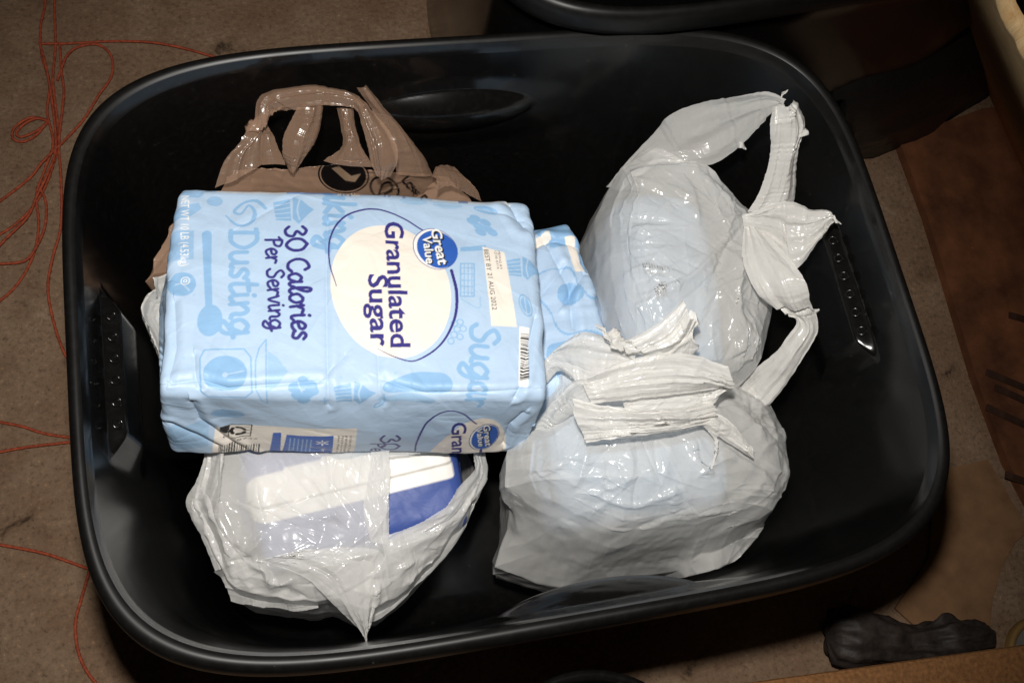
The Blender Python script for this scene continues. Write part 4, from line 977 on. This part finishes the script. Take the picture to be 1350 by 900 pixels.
# wooden post at the upper right
def wood_mat(name, c1, c2, sc=(60, 6, 6)):
    m, nt, b = mat(name)
    tc = nd(nt, 'ShaderNodeTexCoord'); mp = nd(nt, 'ShaderNodeMapping'); mp.inputs['Scale'].default_value = sc
    nt.links.new(tc.outputs['Object'], mp.inputs[0])
    n, r = noise_ramp(nt, 3, [(.3, tuple(c1)), (.7, tuple(c2))], detail=8, rough=.7, vec=mp.outputs[0], dist=1.5)
    nt.links.new(r.outputs[0], b.inputs['Base Color']); b.inputs['Roughness'].default_value = .7
    bump(nt, b, n.outputs[0], .8, .003); return m
M_pine = wood_mat('raw_pine', lin(196, 150, 92), lin(232, 200, 150))
ZP = .64
pa, pb = W(1311, -6, ZP - .012), W(1354, 88, ZP - .012); e = (pb - pa) / np.linalg.norm(pb - pa); o_ = np.array([-e[1], e[0], 0])
if o_[0] < 0: o_ = -o_
nn_ = 60; tt = np.linspace(-.34, .16, nn_)[:, None]; jit = .0012 * vnoise(np.c_[tt * 60, 0 * tt, 0 * tt], 3)[:, None] + .0009 * vnoise(np.c_[tt * 150, 0 * tt, 0 * tt], 4)[:, None]
rowsP = []
for dz, ins in ((-.016, .002), (-.013, 0.), (-.004, 0.), (0, .003), (-.03, .03), (-.09, .085), (-.63, .56), (-.64, .53), (-.11, .085), (-.016, .002)):
    q = pa + e * tt + o_ * (ins + jit * (1 if ins < .02 else 0)); q = q.copy(); q[:, 2] = ZP + dz; rowsP.append(q)
post = thing('wooden_plank', 'pale rough sawn wooden board leaning in above the black sheeting', 'plank', (*(pa + o_ * .54)[:2], 0))
Pp = np.array(rowsP); grid('plank_body', Pp, False, M_pine, post)
for k in (0, -1):
    ed = Pp[:-1, k]; raw('plank_end', ed, [[0, 1, 7, 8], [1, 2, 6, 7], [2, 3, 5, 6], [3, 4, 5, 5]], M_pine, post, smooth=False)
# red-brown board on the floor
M_board = simple('stained_board', lin(94, 57, 36), .8, .2, 16, .003, .6)
M_slot = simple('dark_slot', lin(52, 33, 24), .85, .2, 60, .001, .5)
bd = thing('floor_board', 'reddish brown stained wooden board with dark slots lying beside the tote', 'board', (*W(1300, 400, 0)[:2], 0))
prism('board', [W(x, y, 0)[:2] for x, y in ((1178, 190), (1290, 150), (1500, 140), (1500, 640), (1352, 672), (1320, 612), (1278, 500), (1240, 372), (1215, 290))], 0, .014, M_board, bd)
for (p0, p1) in (((1300, 490), (1420, 540)), ((1300, 536), (1420, 592)), ((1312, 510), (1420, 560)), ((1330, 415), (1420, 440)), ((1325, 625), (1420, 660))):
    a, b = W(*p0, .0155), W(*p1, .0155); d = b - a; l = np.linalg.norm(d); d /= l
    R3 = np.array([[d[0], -d[1], 0], [d[1], d[0], 0], [0, 0, 1]]); box_mesh('slot_strip', (a + b) / 2, (l / 2, .0045, .0012), R3, M_slot, bd, .0008)
M_card = simple('dusty_cardboard', lin(116, 86, 60), .85, .2, 30, .001, .25)
tag(prism('cardboard_piece', [W(x, y, 0)[:2] for x, y in ((1232, 622), (1300, 606), (1328, 655), (1352, 702), (1335, 716), (1318, 748), (1306, 790), (1302, 838), (1258, 846), (1212, 832), (1178, 802), (1200, 770), (1222, 735))], 0, .004, M_card),
    'flat torn piece of tan cardboard on the floor beyond the tote corner', 'cardboard')
# brown box edge at the bottom right
M_carpet = simple('brown_fibreboard', lin(120, 82, 48), .8, .25, 260, .002, .35)
a, b = W(985, 899, .24), W(1400, 842, .24); d = (b - a) / np.linalg.norm(b - a); nrm = np.array([d[1], -d[0], 0])
R3 = np.array([[d[0], -d[1], 0], [d[1], d[0], 0], [0, 0, 1]])
cb_ = (a + b) / 2 + nrm * .06; tag(box_mesh('wooden_box', (cb_[0], cb_[1], .12), (.17, .06, .12), R3, M_carpet, None, .004), 'brown fibreboard box with straight top edge in front of the dark cloth', 'box')
# dark crumpled cloth / glove
M_cloth = simple('dark_greasy_cloth', lin(46, 39, 35), .6, .35, 90, .002, .5)
cen = crom([(*W(1088, 838, .03)[:2], .03), (*W(1140, 840, .04)[:2], .04), (*W(1200, 845, .035)[:2], .035), (*W(1260, 842, .035)[:2], .035), (*W(1312, 838, .02)[:2], .02)], 60)
tg = np.gradient(cen, axis=0); tg /= np.linalg.norm(tg, axis=1, keepdims=True); sd = np.cross(tg, [0, 0, 1.]); sd /= np.linalg.norm(sd, axis=1, keepdims=True)
A_ = np.linspace(0, 2 * math.pi, 60, endpoint=False); rr = np.interp(np.linspace(0, 1, 60), [0, .03, .12, .3, .5, .7, .85, .95, 1], [.001, .026, .030, .022, .016, .021, .015, .012, .002])
Pc = cen[:, None] + rr[:, None, None] * (np.cos(A_)[None, :, None] * sd[:, None] * 1.05 + np.sin(A_)[None, :, None] * np.array([0, 0, .8]))
uu = np.linspace(0, 1, 60)[:, None] + 0 * A_[None]; qn = np.stack([uu * 4, np.cos(A_)[None] * 1.6 + 0 * uu, np.sin(A_)[None] * 1.6 + uu * 1.5], -1)
n_ = gnormal(Pc, True); n_ = np.where(((Pc - cen[:, None]) * n_).sum(-1, keepdims=True) < 0, -n_, n_)
Pc = Pc + n_ * (.0038 * facet(qn, 8) + .0018 * facet(qn * np.array([1.5, 2.6, 2.6]), 9))[..., None] * np.minimum(1, rr / .02)[:, None, None]
Pc[..., 2] = np.maximum(Pc[..., 2], .001)
tag(grid('work_glove', Pc, True, M_cloth), 'dark grey crumpled work glove lying on the floor behind the brown box', 'glove')
# lid with yellow rim
def disc(name, c, prof, m_, parent, n=72):
    A = np.linspace(0, 2 * math.pi, n, endpoint=False)
    P = np.array([[(c[0] + r * math.cos(t), c[1] + r * math.sin(t), z) for t in A] for r, z in prof]); return grid(name, P, True, m_, parent)
lc = W(1372, 866, 0); lid = thing('can_lid', 'grey metal can lid with dull yellow rim on the floor', 'lid', (*lc[:2], 0))
disc('plate', lc, [(.0, .006), (.034, .006), (.036, .008)], simple('grey_metal', lin(120, 116, 110), .5, .5, 60, .001), lid)
disc('yellow_rim', lc, [(.036, .008), (.038, .011), (.042, .011), (.044, .008), (.044, 0)], simple('yellow_rim', lin(116, 88, 44), .7), lid)
# black bucket whose rim shows at the bottom edge
bc = W(790, 1048, .34); bk = thing('bucket', 'black plastic bucket with its round rim beside the tote', 'bucket', (*bc[:2], 0))
disc('bucket_wall', bc, [(.03, .0), (.066, 0), (.068, .01), (.080, .318)], M_tote, bk); disc('bucket_rim', bc, [(.080, .318), (.085, .320), (.087, .33), (.086, .338), (.083, .34), (.079, .338), (.077, .33), (.066, .02), (.0, .015)], M_tote, bk)

# orange baler twine on the floor
M_tw = simple('orange_twine', lin(142, 66, 44), .8, .15, 220, .001, .4)
def strand(pts, par, r=.0016, zb=.0018, seed=0, nm='strand'):
    rg = np.random.default_rng(seed); P = [(*W(x, y, 0)[:2], zb + abs(rg.normal(0, .0012))) for x, y in pts]
    return tube(nm, P, r, M_tw, par, n=max(40, len(pts) * 22))
tw = thing('baler_twine', 'tangled bunch of orange baler twine on the concrete beside the tote', 'twine', (*W(70, 180, 0)[:2], 0))
for k, pts in enumerate(([(60, -20), (60, 8), (54, 40), (56, 76), (66, 112), (63, 150), (71, 190), (60, 226), (49, 258), (52, 300), (44, 340), (20, 380), (-20, 415)],
    [(73, -20), (73, 20), (74, 62), (71, 112), (78, 180), (70, 222), (53, 262), (22, 297), (-20, 322)],
    [(54, 60), (90, 60), (150, 57), (200, 60), (242, 67), (290, 80)],
    [(77, 110), (90, 78), (106, 64), (130, 62), (147, 76), (148, 102), (131, 130), (111, 160), (86, 188), (58, 218), (40, 237), (0, 268), (-20, 280)],
    [(62, 161), (52, 158), (38, 160), (20, 172), (19, 186), (32, 189), (50, 180), (63, 163)], [(65, 163), (50, 160), (34, 166), (23, 178), (30, 184), (48, 176), (64, 165)],
    [(80, 60), (83, 100), (86, 130), (79, 190), (82, 240), (82, 300), (71, 342), (65, 382), (71, 422), (84, 462), (100, 490)],
    [(-20, 350), (10, 350), (35, 346), (50, 328), (61, 300), (62, 270), (54, 250)], [(54, 60), (64, 100), (72, 150), (75, 200), (64, 236), (50, 262), (38, 290), (8, 320), (-20, 352)])):
    strand(pts, tw, seed=k, zb=.0022 + k * .0004)
g2 = 'loose orange twine strands'
for k, (pts, lab) in enumerate((([(-20, 552), (0, 557), (30, 563), (60, 572), (110, 580)], 'upper of two orange twine strands running under the tote side'),
    ([(-20, 602), (0, 597), (40, 590), (110, 582)], 'lower of two orange twine strands meeting at the tote side'),
    ([(-20, 712), (0, 718), (60, 730), (112, 748), (140, 757)], 'single orange twine strand crossing the bare concrete to the tote corner'),
    ([(121, 745), (114, 768), (107, 792), (101, 820), (103, 855), (116, 885), (140, 915)], 'curved orange twine strand lying along the tote corner'))):
    o = strand(pts, None, seed=20 + k, nm='twine_strand'); tag(o, lab, 'twine', g2)
